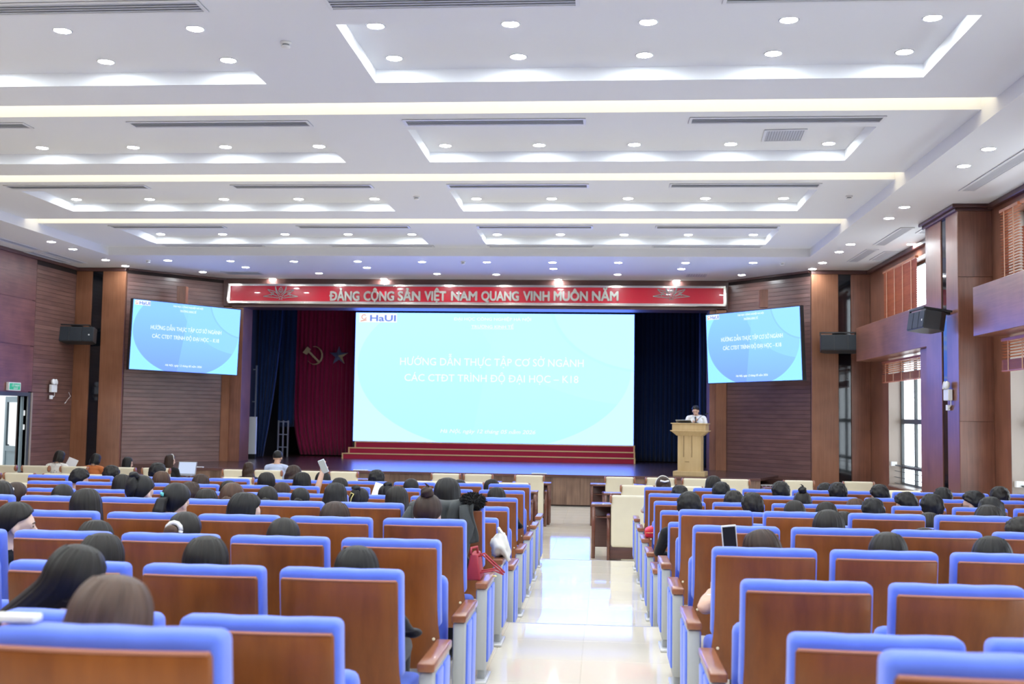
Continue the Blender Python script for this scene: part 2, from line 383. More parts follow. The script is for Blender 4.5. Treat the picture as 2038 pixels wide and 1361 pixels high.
# air vents, detectors ------------------------------------------
def vent(p0, p1, p2, p3, label, group, n=6):
    """grille on the ceiling given by its four corners (near-left, near-right, far-right, far-left)"""
    p0, p1, p2, p3 = [Vector(p) for p in (p0, p1, p2, p3)]
    c = (p0+p1+p2+p3)/4; ex = ((p1-p0)+(p2-p3))/2; ey = ((p3-p0)+(p2-p1))/2
    w, d = ex.length, ey.length
    t = thing('air_vent', label, 'air vent', c, math.atan2(ex.y, ex.x), group)
    fw = min(.035, d*.2, w*.2)
    b = MB(); b.box(-w/2, w/2, -d/2, d/2, -.004, 0); b.build('backing', 'vent_dark', t)
    b = MB()
    for a in ((-w/2, w/2, -d/2, -d/2+fw), (-w/2, w/2, d/2-fw, d/2), (-w/2, -w/2+fw, -d/2+fw, d/2-fw), (w/2-fw, w/2, -d/2+fw, d/2-fw)): b.box(*a, -.014, 0)
    b.build('frame', 'frame_white', t)
    sl = MB(); L = max(w, d)-2*fw; q = min(w, d)-2*fw; pitch = q/n
    if w >= d: sl.box(-L/2, L/2, -pitch*.36, pitch*.36, -.010, -.005)
    else: sl.box(-pitch*.36, pitch*.36, -L/2, L/2, -.010, -.005)
    me = sl.mesh('slat', 'vent_metal')
    for i in range(n):
        o = -q/2+pitch*(i+.5); link('slat', me, t, (0, o, 0) if w >= d else (o, 0, 0), (R(14), 0, 0) if w >= d else (0, R(14), 0))
    return t
def vrow(Y0, Y1, pairs, yy, rowname):
    for i, (a, c) in enumerate(pairs):
        xa = ray(a, yy); xc = ray(c, yy); x0 = xa[0]*Y0; x1 = xc[0]*Y0
        vent((x0,Y0,ZI),(x1,Y0,ZI),(x1,Y1,ZI),(x0,Y1,ZI), 'slot air vent %s, %s from left' % (rowname, ORD[i]), 'slot vents in the raised ceiling', 4)
vrow(9.32, 9.62, [(-230,392),(640,1152),(1444,2000)], 20, 'in ceiling row nearest camera')
vrow(13.34, 13.62, [(-330,46),(250,612),(800,1166),(1373,1766)], 240, 'in second ceiling row from camera')
vrow(17.18, 17.46, [(5,287),(457,738),(888,1172),(1333,1637)], 370, 'in third ceiling row from camera')
vrow(21.02, 21.30, [(214,443),(588,813),(948,1180),(1305,1553)], 452, 'in fourth ceiling row from camera')
vrow(23.50, 23.72, [(322,522),(655,862),(970,1182),(1298,1518)], 492, 'in ceiling row along stage-end soffit')
vent(PZ(1512,281,ZT-.002), PZ(1594,279,ZT-.002), PZ(1611,256,ZT-.002), PZ(1525,258,ZT-.002), 'square grey return air grille in the right coffer above the hall', 'air vents', 14)
def qv(a, b_, c, d, label, n=5): vent(PZ(*a, ZC), PZ(*b_, ZC), PZ(*c, ZC), PZ(*d, ZC), label, 'vents in the side soffits', n)
for i, (y0, y1, s) in enumerate(((13.9,16.9,1),(20.15,22.2,1),(22.75,24.55,1))):
    vent((5.30,y0,ZC),(5.55,y0,ZC),(5.55,y1,ZC),(5.30,y1,ZC), 'long slot air vent in the right side soffit, %s from the camera' % ORD[i], 'vents in the side soffits', 5)
for i, (y0, y1) in enumerate(((20.3,23.1),(23.35,25.2))):
    vent((-12.55,y0,ZC),(-12.32,y0,ZC),(-12.32,y1,ZC),(-12.55,y1,ZC), 'long slot air vent in the left side soffit, %s' % ('nearer the camera', 'nearer the stage')[i], 'vents in the side soffits', 5)
vent((-12.92,23.4,ZC),(-12.68,23.4,ZC),(-12.68,25.1,ZC),(-12.92,25.1,ZC), 'narrow grille tight against the left wall', 'vents in the side soffits', 4)
vent((5.72,23.0,ZC),(6.02,23.0,ZC),(6.02,24.3,ZC),(5.72,24.3,ZC), 'narrow grille tight against the right wall', 'vents in the side soffits', 4)
for i, (a, c) in enumerate((((455,546),(515,540)),((1361,551),(1412,544)))):
    p0 = PZ(*a, ZC); p1 = PZ(*c, ZC)
    vent((p0.x,p0.y-.0,ZC),(p1.x,p0.y,ZC),(p1.x,p1.y,ZC),(p0.x,p1.y,ZC), 'square grille in the stage-end soffit near the %s end of the banner' % side_n[i], 'air vents', 8)
vent((5.72,20.3,ZC),(6.02,20.3,ZC),(6.02,20.75,ZC),(5.72,20.75,ZC), 'small square grille beside the pillar top', 'air vents', 5)
for i, (q, z) in enumerate((((569,84),ZI),((829,391),ZI),((1690,390),ZI),((922,521),ZC),((295,518),ZC),((1557,523),ZC))):
    t = thing('smoke_detector', 'small white smoke detector on the ceiling, ' + ('left of the nearest right coffer','between the third coffers','on the right near the side soffit','in the stage-end soffit at the middle','in the stage-end soffit at the left','in the stage-end soffit at the right')[i], 'smoke detector', PZ(*q, z), 0, 'smoke detectors')
    b = MB(); b.lathe([(.055, 0), (.055, -.018), (.05, -.022)], 20); b.build('base', 'white_plastic', t, smooth=True)
    b = MB(); b.lathe([(.034, -.022), (.034, -.040)], 16); b.build('grille', 'vent_dark', t)
    b = MB(); b.lathe([(.046, -.040), (.044, -.052), (.03, -.060), (.012, -.062)], 20); b.build('cap', 'white_plastic', t, smooth=True)

# ------------------------------------------------------------------ side walls
# left wall with the open door
DY0, DY1, DZ = 22.0, 24.0, 2.26
b = MB()
b.box(XL-.25, XL, YB, DY0, 0, ZC+.3); b.box(XL-.25, XL, DY0, DY1, DZ, ZC+.3)
struct(b.build('wall_left', 'wall_diagonal'))
wl2 = struct(bx('wall_left', XL-.25, XL-.02, DY1, YF+.2, 0, ZC+.3, 'joint_dark'))
# left wall: horizontal planks between door and corner
pm = MB(); pm.box(0, 1, -.012, 0, -.048, .048); 
def planks(wall, a, c, z0, z1, material, pitch=.098, nrm=.010):
    """horizontal planks on a vertical wall from a to c (x,y) facing the hall (to the right of a->c is outside)"""
    a = Vector(a); c = Vector(c); d = c-a; L = d.length; ang = math.atan2(d.y, d.x)
    b = MB(); b.box(0, L, -nrm, 0, -pitch/2+.0022, pitch/2-.0022); me = b.mesh('plank', material, bevel=.0025, seg=1)
    n = int((z1-z0)/pitch)
    for i in range(n): link('plank', me, wall, (a.x, a.y, z0+pitch*(i+.5)), (0, 0, ang))
planks(wl2, (XL-.008, DY1+.16), (XL-.008, YF), .1, ZC-.1, 'plank_wood')
b = MB(); b.box(XL-.22, XL+.012, DY1, DY1+.10, 0, DZ+.08); b.box(XL-.22, XL+.012, DY0, DY1, DZ, DZ+.08)
struct(b.build('trim_4', 'window_frame'))
struct(bx('trim_5', XL-.02, XL+.03, DY1+.10, DY1+.16, 0, DZ+.08, 'reveal_wood'))
struct(bx('baseboard_left', XL-.01, XL+.015, DY1+.16, YF, 0, .12, 'joint_dark'))
# diagonal veneer panels: joints
for i, (y0, y1) in enumerate(((19.6, 21.9), (21.92, 24.14))):
    for k in range(3):
        z0 = 2.36+k*1.04
        o = bx('veneer_panel', XL-.004, XL+.012, y0+.008, y1-.008, z0+.005, z0+1.03, 'wall_diagonal', None)
        o.parent = [x for x in bpy.data.objects if x.name == 'wall_left'][0]
# front side walls beside the angled walls
def facade(side):
    s = 1 if side == 'right' else -1
    if side == 'right': X = [(4.80, 5.42, 'column_wood', .06), (5.42, 5.71, 'black_glass', -.03), (5.71, 6.15, 'wall_veneer', .03)]
    else: X = [(-12.31, -11.72, 'column_wood', .06), (-12.59, -12.31, 'black_glass', -.03), (-13.0, -12.59, 'column_wood', .03)]
    w = struct(bx('wall_front_'+side, min(X[0][0], X[2][0]), max(X[0][1], X[2][1]), YF, YF+.3, 0, ZC, 'joint_dark'))
    for x0, x1, m_, pr in X:
        n = 'glass_strip' if m_ == 'black_glass' else 'panel'
        bx(n, x0+.004, x1-.004, YF-.02-max(pr, 0), YF-.0, .0, ZC-.09, m_, w, bevel=.004)
    bx('crown', min(X[0][0], X[2][0]), max(X[0][1], X[2][1]), YF-.10, YF, ZC-.09, ZC, 'header_wood', w, bevel=.015)
facade('right'); facade('left')
# angled walls with planks
YJ = 28.15
for side, a, c in (('left', (-11.72, YF), (-9.95, YJ)), ('right', (3.08, YJ), (4.80, YF))):
    w_ = MB(); A = Vector((a[0], a[1], 0)); Cc = Vector((c[0], c[1], 0)); d = (Cc-A).normalized(); nrm = Vector((d.y, -d.x, 0))
    o = Vector((-d.y, d.x, 0))*.25
    vs = [A, Cc, Cc+o, A+o]; vs = [(v.x, v.y, 0) for v in vs]+[(v.x, v.y, ZC) for v in vs]
    w_.add(vs, [(0,3,2,1),(4,5,6,7),(0,1,5,4),(1,2,6,5),(2,3,7,6),(3,0,4,7)])
    w = struct(w_.build('wall_angled_'+side, 'joint_dark'))
    planks(w, a, c, .05, ZC-.05, 'plank_wood')
    L = (Cc-A).length; ang = math.atan2(d.y, d.x)
    b = MB(); b.box(0, L, -.06, 0, -.05, 0); b.build('crown', 'header_wood', w, loc=(a[0], a[1], ZC), rot=(0, 0, ang))

struct(bx('wall_back', XL-.3, XR+.4, YB-.2, YB, 0, ZC+.6, 'wall_veneer'))
# right wall with window bays, piers and spandrels
XW = 6.15; bays = [(20.15, 24.42), (12.85, 17.25), (5.6, 10.0), (-1.6, 2.8)]
ZL0, ZL1, ZU0, ZU1 = .62, 3.30, 4.05, 5.22
b = MB(); ys = [YB]+[v for a in sorted(bays) for v in a]+[YF+.2]
for i in range(0, len(ys), 2): b.box(XW, XW+.32, ys[i], ys[i+1], 0, ZC+.3)
for y0, y1 in bays:
    b.box(XW, XW+.32, y0, y1, 0, ZL0); b.box(XW, XW+.32, y0, y1, ZL1, ZU0); b.box(XW, XW+.32, y0, y1, ZU1, ZC+.3)
wr = struct(b.build('wall_right', 'wall_veneer'))
for n, (y0, y1) in enumerate(bays):
    for lev, (z0, z1) in enumerate(((ZL0, ZL1), (ZU0, ZU1))):
        w = struct(link('window_%d' % (2*n+lev+1), None))
        b = MB(); fx0, fx1 = XW+.24, XW+.30
        for a in ((y0, y0+.06), (y1-.06, y1)): b.box(fx0, fx1, *a, z0, z1)
        for a in ((z0, z0+.06), (z1-.06, z1)): b.box(fx0, fx1, y0+.06, y1-.06, *a)
        b.build('window_frame', 'window_frame', w)
        nm = 4
        for i in range(nm+1):
            if 0 < i < nm: bx('mullion', fx0, fx1, y0+(y1-y0)*i/nm-.035, y0+(y1-y0)*i/nm+.035, z0+.06, z1-.06, 'window_frame', w)
        if lev == 0: bx('transom', fx0-.005, fx1, y0+.06, y1-.06, 1.93, 2.03, 'window_frame', w); bx('transom', fx0-.005, fx1, y0+.06, y1-.06, .98, 1.06, 'window_frame', w)
        for i in range(nm): bx('pane', XW+.265, XW+.272, y0+(y1-y0)*i/nm+.03, y0+(y1-y0)*(i+1)/nm-.03, z0+.05, z1-.05, 'window_glass', w)
        # light timber lining of the opening
        b = MB(); b.box(XW-.012, XW+.24, y1-.012, y1+.004, z0, z1); b.box(XW-.012, XW+.24, y0-.004, y0+.012, z0, z1); b.box(XW-.03, XW+.24, y0, y1, z0-.02, z0+.015)
        b.build('lining', 'reveal_wood', w)
        if lev == 0:
            rb = MB()
            for k in range(3): rb.box(XW+.10, XW+.115, y0+.02, y1-.02, .66+.13*k, .672+.13*k)
            rb.box(XW+.09, XW+.125, y0+.01, y1-.01, 1.035, 1.06)
            rb.build('guard_rail', 'window_frame', w)
            bx('rail_bracket', XW+.02, XW+.13, y1-.10, y1-.005, 1.03, 1.12, 'white_plastic', w)
    # spandrel box in front of the wall
    far = {0: 25.13}.get(n, y1+.05); near_ = {0: 19.75}.get(n, y0-2.2+1.7)
    struct(bx('wall_right_spandrel', 5.62, XW, near_ if n == 0 else y0-.55, far, 3.30, 4.05, 'wall_veneer_h', bevel=.006))
def pier(y0, y1, n):
    w = struct(bx('wall_right_pier', 5.64, XW, y0, y1, 0, ZC, 'wall_veneer'))
    ym = y0+(y1-y0)*.42
    bx('panel', 5.615, 5.645, y0-.005, ym-.14, 0, ZC-.1, 'wall_veneer', w, bevel=.004)
    bx('panel', 5.615, 5.645, ym+.14, y1, 0, ZC-.1, 'wall_veneer', w, bevel=.004)
    bx('glass_strip', 5.632, 5.648, ym-.14, ym+.14, 0, ZC-.1, 'black_glass', w)
    for k, (z0, z1) in enumerate(((0, .72), (.725, 2.0), (2.005, 4.3), (4.305, ZC-.1))): bx('panel', 5.62, XW-.002, y0-.014, y0+.01, z0, z1, 'wall_veneer', w, bevel=.003)
    b = MB(); b.box(5.52, XW, y0-.09, y1+.09, ZC-.06, ZC); b.box(5.57, XW, y0-.05, y1+.05, ZC-.11, ZC-.06); b.build('cornice', 'header_wood', w, bevel=.012)
for n, y in enumerate((18.0, 10.75, 3.5)): pier(y, y+1.75, n)
struct(bx('wall_right_wing', 5.72, XW, 19.75, 20.5, 0, 3.30, 'wall_veneer', bevel=.004))
# crown along the right wall
struct(bx('trim_6', XW-.08, XW, 19.75, YF, ZC-.09, ZC, 'header_wood', bevel=.015)); struct(bx('trim_7', XW-.08, XW, 12.5, 18.0, ZC-.09, ZC, 'header_wood', bevel=.015))
struct(bx('trim_8', XL, XL+.07, YB, YF, ZC-.08, ZC, 'header_wood', bevel=.012))
# timber venetian blinds
def blind(y0, y1, ztop, zbot, label, X=6.02, tilt=62, gap=None, bunch=0, drop=0):
    t = thing('wooden_blind', label, 'window blind', (X, (y0+y1)/2, ztop), 0, 'wooden venetian blinds')
    L = y1-y0
    b = MB(); b.box(-.03, .03, -L/2, L/2, -.045, 0); b.build('headrail', 'blind_wood', t)
    s = MB(); s.box(-.024, .024, -L/2, L/2, -.0015, .0015); me = s.mesh('slat', 'blind_wood')
    pit = .043; n = int((ztop-zbot-.06-bunch*.006-drop)/pit)
    for i in range(n): link('slat', me, t, (0, 0, -.07-drop-pit*i), (0, R(tilt), 0))
    zb = -.07-drop-pit*n
    for i in range(bunch): link('slat', me, t, (0, 0, zb-.0085*i), (0, 0, 0))
    zb -= bunch*.0085
    b = MB(); b.box(-.025, .025, -L/2, L/2, zb-.02, zb); b.build('bottom_rail', 'blind_wood', t)
    for i in range(max(2, int(L/.55))):
        y = -L/2+L*(i+.5)/max(2, int(L/.55))
        bx('ladder_tape', -.028, -.025, y-.018, y+.018, zb-.01, -.04, 'blind_tape', t)
    return t
blind(21.75, 24.25, 5.20, 4.02, 'wooden venetian blind lowered over the upper window between wall and pillar')
blind(14.6, 16.35, 5.22, 4.02, 'wooden blind lowered from the top of the upper window at the right edge', tilt=48, drop=.34)
blind(16.45, 17.2, 5.22, 4.02, 'wooden blind with open slats in the upper window corner right of the pillar', tilt=4)
blind(20.6, 24.40, 3.26, 2.84, 'wooden blind pulled up under the spandrel in the far lower window', tilt=15, bunch=18)
blind(13.3, 17.2, 3.26, 2.80, 'wooden blind pulled up over the lower window at the right edge', tilt=15, bunch=18)
# open door: two grey leaves folded out into the bright corridor
def leaf(hinge, ang, w, label):
    t = thing('door_leaf', label, 'door', (hinge[0], hinge[1], 0), ang)
    b = MB()
    for a in ((0, .11), (w-.11, w)): b.box(*a, -.025, .025, .01, DZ-.01)
    for a in ((.01, .2), (1.0, 1.12), (DZ-.14, DZ-.01)): b.box(.11, w-.11, -.025, .025, *a)
    b.build('leaf_frame', 'door_grey', t)
    for a in ((.2, 1.0), (1.12, DZ-.14)): bx('pane', .11, w-.11, -.006, .006, *a, 'door_grey' if a[0] < .5 else 'window_glass', t)
    for z in (.35, 1.5, 1.82): bx('hinge', -.02, .05, -.06, -.025, z, z+.12, 'white_plastic', t)
    bx('handle', w-.09, w-.06, -.07, -.025, .95, 1.15, 'steel_bar', t)
leaf((-13.10, 23.97), R(140), .95, 'grey glazed door leaf folded back at the far jamb of the left doorway')
leaf((-13.10, 22.05), R(205), .95, 'grey glazed door leaf opened at the near jamb of the left doorway')
t = tag(bx('corridor_wall', -16.2, -16.0, 20, 30, 0, 3, 'stage_white'), kind='structure'); t = struct(bx('floor', -16.2, XL-.3, 18, 30, -.25, -.003, 'tile_cream'))
# ================================================================== STAGE
ZS = .69; YS = 24.62; SX0, SX1 = -10.2, 3.44
st = struct(link('floor_stage', None))
b = MB(); poly = [(SX0, YS), (SX1, YS), (4.05, YF-.03), (3.0, 34.3), (-9.9, 34.3), (-10.75, YF-.03)]
n = len(poly); vs = [(x, y, ZS-.05) for x, y in poly]+[(x, y, ZS) for x, y in poly]
b.add(vs, [tuple(range(n-1, -1, -1)), tuple(range(n, 2*n))]+[(i, (i+1) % n, (i+1) % n+n, i+n) for i in range(n)])
b.build('stage_top', 'stage_floor', st)
bx('nosing', SX0, SX1, YS-.03, YS+.02, ZS-.055, ZS+.002, 'header_wood', st, bevel=.006)
bx('core', SX0+.05, SX1-.02, YS+.04, YF, 0, ZS-.055, 'joint_dark', st)
x = SX0; random.seed(3)
while x < SX1-.02:
    w = min(random.choice([.22, .30, .30, .38]), SX1-x)
    bx('front_plank', x+.002, x+w-.002, YS, YS+.03, .03, ZS-.056, 'stage_front', st); x += w
bx('kick_strip', SX0, SX1, YS+.006, YS+.028, 0, .03, 'joint_dark', st)
bx('side_panel', SX1-.03, SX1, YS+.03, YF-.1, 0, ZS-.055, 'stage_front', st)
# stage lip fittings: small white floor boxes
for i, px in enumerate((390, 718, 1073)):
    p = PZ(px, 0, ZS) if 0 else Vector((ray(px, 940)[0]*(YS+.1), YS+.1, ZS))
    tag(bx('floor_box', p.x-.17, p.x+.17, p.y-.04, p.y+.04, ZS, ZS+.02, 'white_plastic', bevel=.006), 'small flat white strip on the stage lip, %s from the left' % ORD[i], 'floor box', 'white strips on the stage lip')
# side stairs with a rail, right end
s_ = thing('side_stairs', 'short wooden stairs with metal rail at the right end of the stage', 'stairs', (SX1+.02, YS, 0))
for i in range(4): bx('tread', .02+.28*i, .02+.28*(i+1), .35, 1.35, 0, ZS-.138*(i+1)+.0, 'stage_floor', s_)
rb = MB()
for k in range(4): rb.box(.05+.09*k, .065+.09*k, .30, .315, 0, .52)
rb.box(.03, .36, .295, .32, .52, .545); rb.box(.03, .36, .295, .32, .10, .12); rb.build('rail', 'steel_bar', s_)
s_ = thing('side_stairs', 'short wooden stairs down at the left end of the stage', 'stairs', (SX0-.02, YS, 0))
for i in range(4): bx('tread', -.02-.28*(i+1), -.02-.28*i, .35, 1.35, 0, ZS-.138*(i+1), 'stage_floor', s_)

# proscenium: jambs, header beam, stage house
for side, x0, x1 in (('left', -9.95, -9.45), ('right', 2.66, 3.08)):
    j = struct(bx('wall_jamb_'+side, x0, x1, YJ, YJ+.75, 0, 4.75, 'wall_veneer', bevel=.004))
    if side == 'left': bx('pilaster', x0-.01, x0+.20, YJ-.05, YJ, ZS, 4.75, 'column_wood', j)
    else: bx('pilaster', x1-.26, x1, YJ-.05, YJ, ZS, 4.75, 'column_wood', j)
struct(bx('wall_header', -10.1, 3.25, YJ-.05, YJ+.75, 4.72, ZC, 'header_wood'))
struct(bx('wall_stage_left', -10.1, -9.9, YJ+.75, 34.4, 0, ZC, 'stage_black')); struct(bx('wall_stage_right', 3.1, 3.3, YJ+.75, 34.4, 0, ZC, 'stage_black'))
struct(bx('wall_stage_back', -10.1, 3.3, 34.2, 34.4, 0, ZC, 'stage_black')); struct(bx('ceiling_stage', -10.1, 3.3, YJ+.75, 34.4, 5.35, 5.45, 'stage_black'))
b = MB(); b.box(-9.9, -9.62, 30.0, 30.1, ZS+.12, ZS+1.15); b.build('flat', 'stage_white', st)
bx('flat_plinth', -9.9, -9.62, 29.99, 30.09, ZS, ZS+.12, 'stage_black', st)
# the banner
YBN = YJ-.06
bl = PY(453, 604, YBN-.06); tr = PY(1445, 569, YBN-.06)
bn = thing('banner_board', 'long red slogan banner with gold frame above the stage', 'banner', ((bl.x+tr.x)/2, YBN, (bl.z+tr.z)/2))
BW, BH = tr.x-bl.x, tr.z-bl.z
bx('board', -BW/2+.04, BW/2-.04, -.05, 0, -BH/2+.04, BH/2-.04, 'banner_red', bn)
b = MB()
for a in ((-BW/2, BW/2, -BH/2, -BH/2+.07), (-BW/2, BW/2, BH/2-.06, BH/2), (-BW/2, -BW/2+.07, -BH/2+.07, BH/2-.06), (BW/2-.07, BW/2, -BH/2+.07, BH/2-.06)): b.box(a[0], a[1], -.085, 0, a[2], a[3])
b.build('frame', 'steel_mirror', bn, bevel=.015)
def text_me(txt, size=1, ext=0, off=0, shear=0, bev=0):
    cu = bpy.data.curves.new('txt', 'FONT'); cu.body = txt; cu.size = size; cu.extrude = ext; cu.offset = off; cu.shear = shear; cu.bevel_depth = bev
    cu.align_x = 'LEFT'; cu.resolution_u = 3
    o = bpy.data.objects.new('txt', cu); COL.objects.link(o)
    dg = bpy.context.evaluated_depsgraph_get(); me = bpy.data.meshes.new_from_object(o.evaluated_get(dg))
    bpy.data.objects.remove(o); return me
PLAIN = {'Đ': 'D', 'Ơ': 'O', 'Ớ': 'Ó', 'Ờ': 'Ò', 'Ở': 'Ỏ'}; HORN = 'ƠỚỜỞ'
def text(name, txt, parent, m, x0, x1, zc, h, y, ext=.001, off=0, shear=0, side=None):
    """lettering fitted between x0 and x1, centred on zc with capital height h, facing -y"""
    plain = ''.join(PLAIN.get(ch, ch) for ch in txt); me0 = text_me(plain, 1, 0 if not ext else 1, 0, shear)
    co = np.empty(len(me0.vertices)*3); me0.vertices.foreach_get('co', co); co = co.reshape(-1, 3)
    F0 = [tuple(p.vertices) for p in me0.polygons]; VV = []; FF = []
    right = lambda t: max(v.co.x for v in text_me(t, 1, 0, 0, shear).vertices)
    wid_ = lambda t: (lambda q: max(q)-min(q))([v.co.x for v in text_me(t, 1, 0, 0, shear).vertices])
    for i, ch in enumerate(txt):                                      # bar of the Đ and horn of the Ơ
        if ch == 'Đ': xl = right(plain[:i+1])-wid_('D'); pl = [(xl-.07, .325), (xl+.27, .325), (xl+.27, .395), (xl-.07, .395)]
        elif ch in HORN: xr = right(plain[:i+1]); pl = [(xr-.13, .60), (xr+.0, .63), (xr+.06, .70), (xr+.06, .78), (xr-.01, .78), (xr-.03, .70), (xr-.13, .66)]
        else: continue
        o_ = len(co); n_ = len(pl); co = np.vstack([co, [(x_, z_, 1.03) for x_, z_ in pl], [(x_, z_, -1) for x_, z_ in pl]])
        F0 += [tuple(o_+k for k in range(n_)), tuple(o_+2*n_-1-k for k in range(n_))]+[(o_+k, o_+n_+k, o_+n_+(k+1) % n_, o_+(k+1) % n_) for k in range(n_)]
    ref = text_me('H', 1, 0, 0); rc = np.array([v.co[:] for v in ref.vertices]); capz = rc[:, 1].max()
    sx = (x1-x0)/(co[:, 0].max()-co[:, 0].min()+2*off); sz = h/(capz+2*off)
    out = np.empty_like(co); out[:, 0] = x0+(co[:, 0]-co[:, 0].min()+off)*sx; out[:, 2] = zc-h/2+(co[:, 1]+off)*sz
    out[:, 1] = y-co[:, 2]*ext
    sh_ = [(0, 0)] if not off else [(-off, 0), (off, 0), (0, -off), (0, off), (-off*.7, off*.7), (off*.7, off*.7), (-off*.7, -off*.7), (off*.7, -off*.7)]
    for dx, dz in sh_:                                                # heavier weight: the outline repeated a hair to each side
        o_ = len(VV); q = out.copy(); q[:, 0] += dx*sx; q[:, 2] += dz*sz; q[:, 1] += len(FF)/max(1, len(F0))*max(.0002, ext*.06); VV += q.tolist(); FF += [tuple(a+o_ for a in f) for f in F0]
    me = bpy.data.meshes.new(name); me.from_pydata(VV, [], FF); me.update()
    me.materials.clear(); me.materials.append(MATS[m])
    o = link(name, me, parent); o.name = name
    return o
bc = lambda px, py: PY(px, py, YBN-.06)
words = [('ĐẢNG', 656, 716), ('CỘNG', 724, 785), ('SẢN', 792, 837), ('VIỆT', 845, 888), ('NAM', 898, 950), ('QUANG', 958, 1033), ('VINH', 1041, 1094), ('MUÔN', 1102, 1170), ('NĂM', 1178, 1231)]
for wd, a, c in words:
    p0 = bc(a, 589); p1 = bc(c, 589.5)
    text('letter', wd, bn, 'letter_metal', p0.x-bn.location.x, p1.x-bn.location.x, p0.z-bn.location.z, .25, -.075, .022, .036)
for k, pxc in enumerate((559, 1336)):
    p = bc(pxc, 584.5); cx, cz = p.x-bn.location.x, p.z-bn.location.z
    b = MB()
    def petal(pts, r=.012):
        q = []; n_ = len(pts)
        for i in range(n_-1):
            p0, p1, p2, p3 = pts[max(i-1, 0)], pts[i], pts[i+1], pts[min(i+2, n_-1)]
            for t_ in (0, .25, .5, .75): q.append(tuple(.5*(2*p1[k]+(p2[k]-p0[k])*t_+(2*p0[k]-5*p1[k]+4*p2[k]-p3[k])*t_*t_+(3*p1[k]-p0[k]-3*p2[k]+p3[k])*t_**3) for k in (0, 1)))
        q.append(pts[-1]); b.tube([(cx+x_*1.2, -.075, cz+z_*.95) for x_, z_ in q], r*.85, 6)
    for sgn in (-1, 1):
        for side in ([(.01, -.03), (.07, .05), (.10, .12), (.12, .205)], [(.12, .205), (.11, .10), (.07, -.01), (.03, -.07)],
                     [(.07, -.01), (.14, .06), (.21, .09), (.29, .115)], [(.29, .115), (.22, .03), (.15, -.03), (.07, -.07)],
                     [(.11, -.05), (.20, -.02), (.29, -.05), (.385, -.075)], [(.385, -.075), (.27, -.09), (.17, -.10), (.06, -.12)],
                     [(.15, .0), (.17, .035), (.21, .04)], [(.20, -.055), (.23, -.03), (.27, -.045)]):
            petal([(sgn*x_, z_) for x_, z_ in side])
    pts = []
    for i in range(11):
        a = math.pi/2+2*math.pi*i/10; r_ = .058 if i % 2 == 0 else .026; pts.append((r_*math.cos(a), -.115+r_*math.sin(a)))
    petal(pts, .008)
    for sgn in (-1, 1): petal([(0, .02), (sgn*.045, .08), (sgn*.03, .14), (0, .185)], .010); petal([(0, .05), (sgn*.02, .09), (0, .13)], .008)
    b.build('lotus_emblem', 'lotus_metal', bn, smooth=True)

# ------------------------------------------------------------------ slides
def slide_mat(name, out, inn, inn2, corner, band, strength):
    m, nt, p = base(name)
    uv = nd(nt, 'ShaderNodeUVMap'); sp = nd(nt, 'ShaderNodeSeparateXYZ'); nt.links.new(uv.outputs[0], sp.inputs[0])
    def mth(op, a, c=None, d=None):
        n = nd(nt, 'ShaderNodeMath', operation=op)
        for i, q in enumerate((a, c, d)):
            if q is None: continue
            if isinstance(q, (int, float)): n.inputs[i].default_value = q
            else: nt.links.new(q, n.inputs[i])
        return n.outputs[0]
    U, V = sp.outputs[0], sp.outputs[1]
    def ell(cx, cy, rx, ry, soft=.004):
        a = mth('DIVIDE', mth('SUBTRACT', U, cx), rx); c = mth('DIVIDE', mth('SUBTRACT', V, cy), ry)
        d = mth('SQRT', mth('ADD', mth('MULTIPLY', a, a), mth('MULTIPLY', c, c)))
        return d, mth('LESS_THAN', d, 1.0)
    def mix(f, a, c):
        n = nd(nt, 'ShaderNodeMix', data_type='RGBA')
        nt.links.new(f, n.inputs[0])
        for i, q in ((6, a), (7, c)):
            if isinstance(q, tuple): n.inputs[i].default_value = (*q, 1)
            else: nt.links.new(q, n.inputs[i])
        return n.outputs[2]
    d1, e1 = ell(.5, .58, .49, .63)
    right = mth('GREATER_THAN', U, mth('ADD', .425, mth('MULTIPLY', V, .09)))
    inner = mix(right, inn, inn2)
    inner = mix(mth('MULTIPLY', mth('SUBTRACT', 1.0, V), .55), inner, tuple(c*k for c, k in zip(inn, (.9, .72, 1.0))))
    inner = mix(mth('MULTIPLY', mth('SMOOTH_MIN', V, .9, .1), .45), inner, out)
    c = mix(e1, out, inner)
    d2, e2 = ell(1.05, 1.10, .62, .80); c = mix(mth('MULTIPLY', e2, mth('MULTIPLY', e1, .8)), c, band)
    d3, e3 = ell(1.05, 1.10, .34, .53); c = mix(e3, c, corner)
    rim = mth('MULTIPLY', mth('LESS_THAN', mth('ABSOLUTE', mth('SUBTRACT', d3, 1.015)), .02), .35); c = mix(rim, c, inn)
    p.inputs['Base Color'].default_value = (.01, .01, .01, 1); p.inputs['Roughness'].default_value = .6; p.inputs['Specular IOR Level'].default_value = .2
    nt.links.new(c, p.inputs['Emission Color']); p.inputs['Emission Strength'].default_value = strength
slide_mat('slide_main', (.68, 1.25, 5.6), (.53, 1.38, 5.5), (.57, 1.38, 5.5), (.64, 1.3, 5.6), (.60, 1.3, 5.5), 1.0)
slide_mat('slide_side', (.37, .95, 2.6), (.25, .52, 2.4), (.32, .72, 2.5), (.37, .86, 2.6), (.34, .78, 2.6), 1.0)
emis('slide_white', (1, 1.15, 1.25), 1.0); emis('slide_logo_blue', (.18, .28, .85), 1); emis('slide_logo_red', (.85, .36, .26), 1); emis('slide_card', (1.0, 1.1, 1.15), 1)
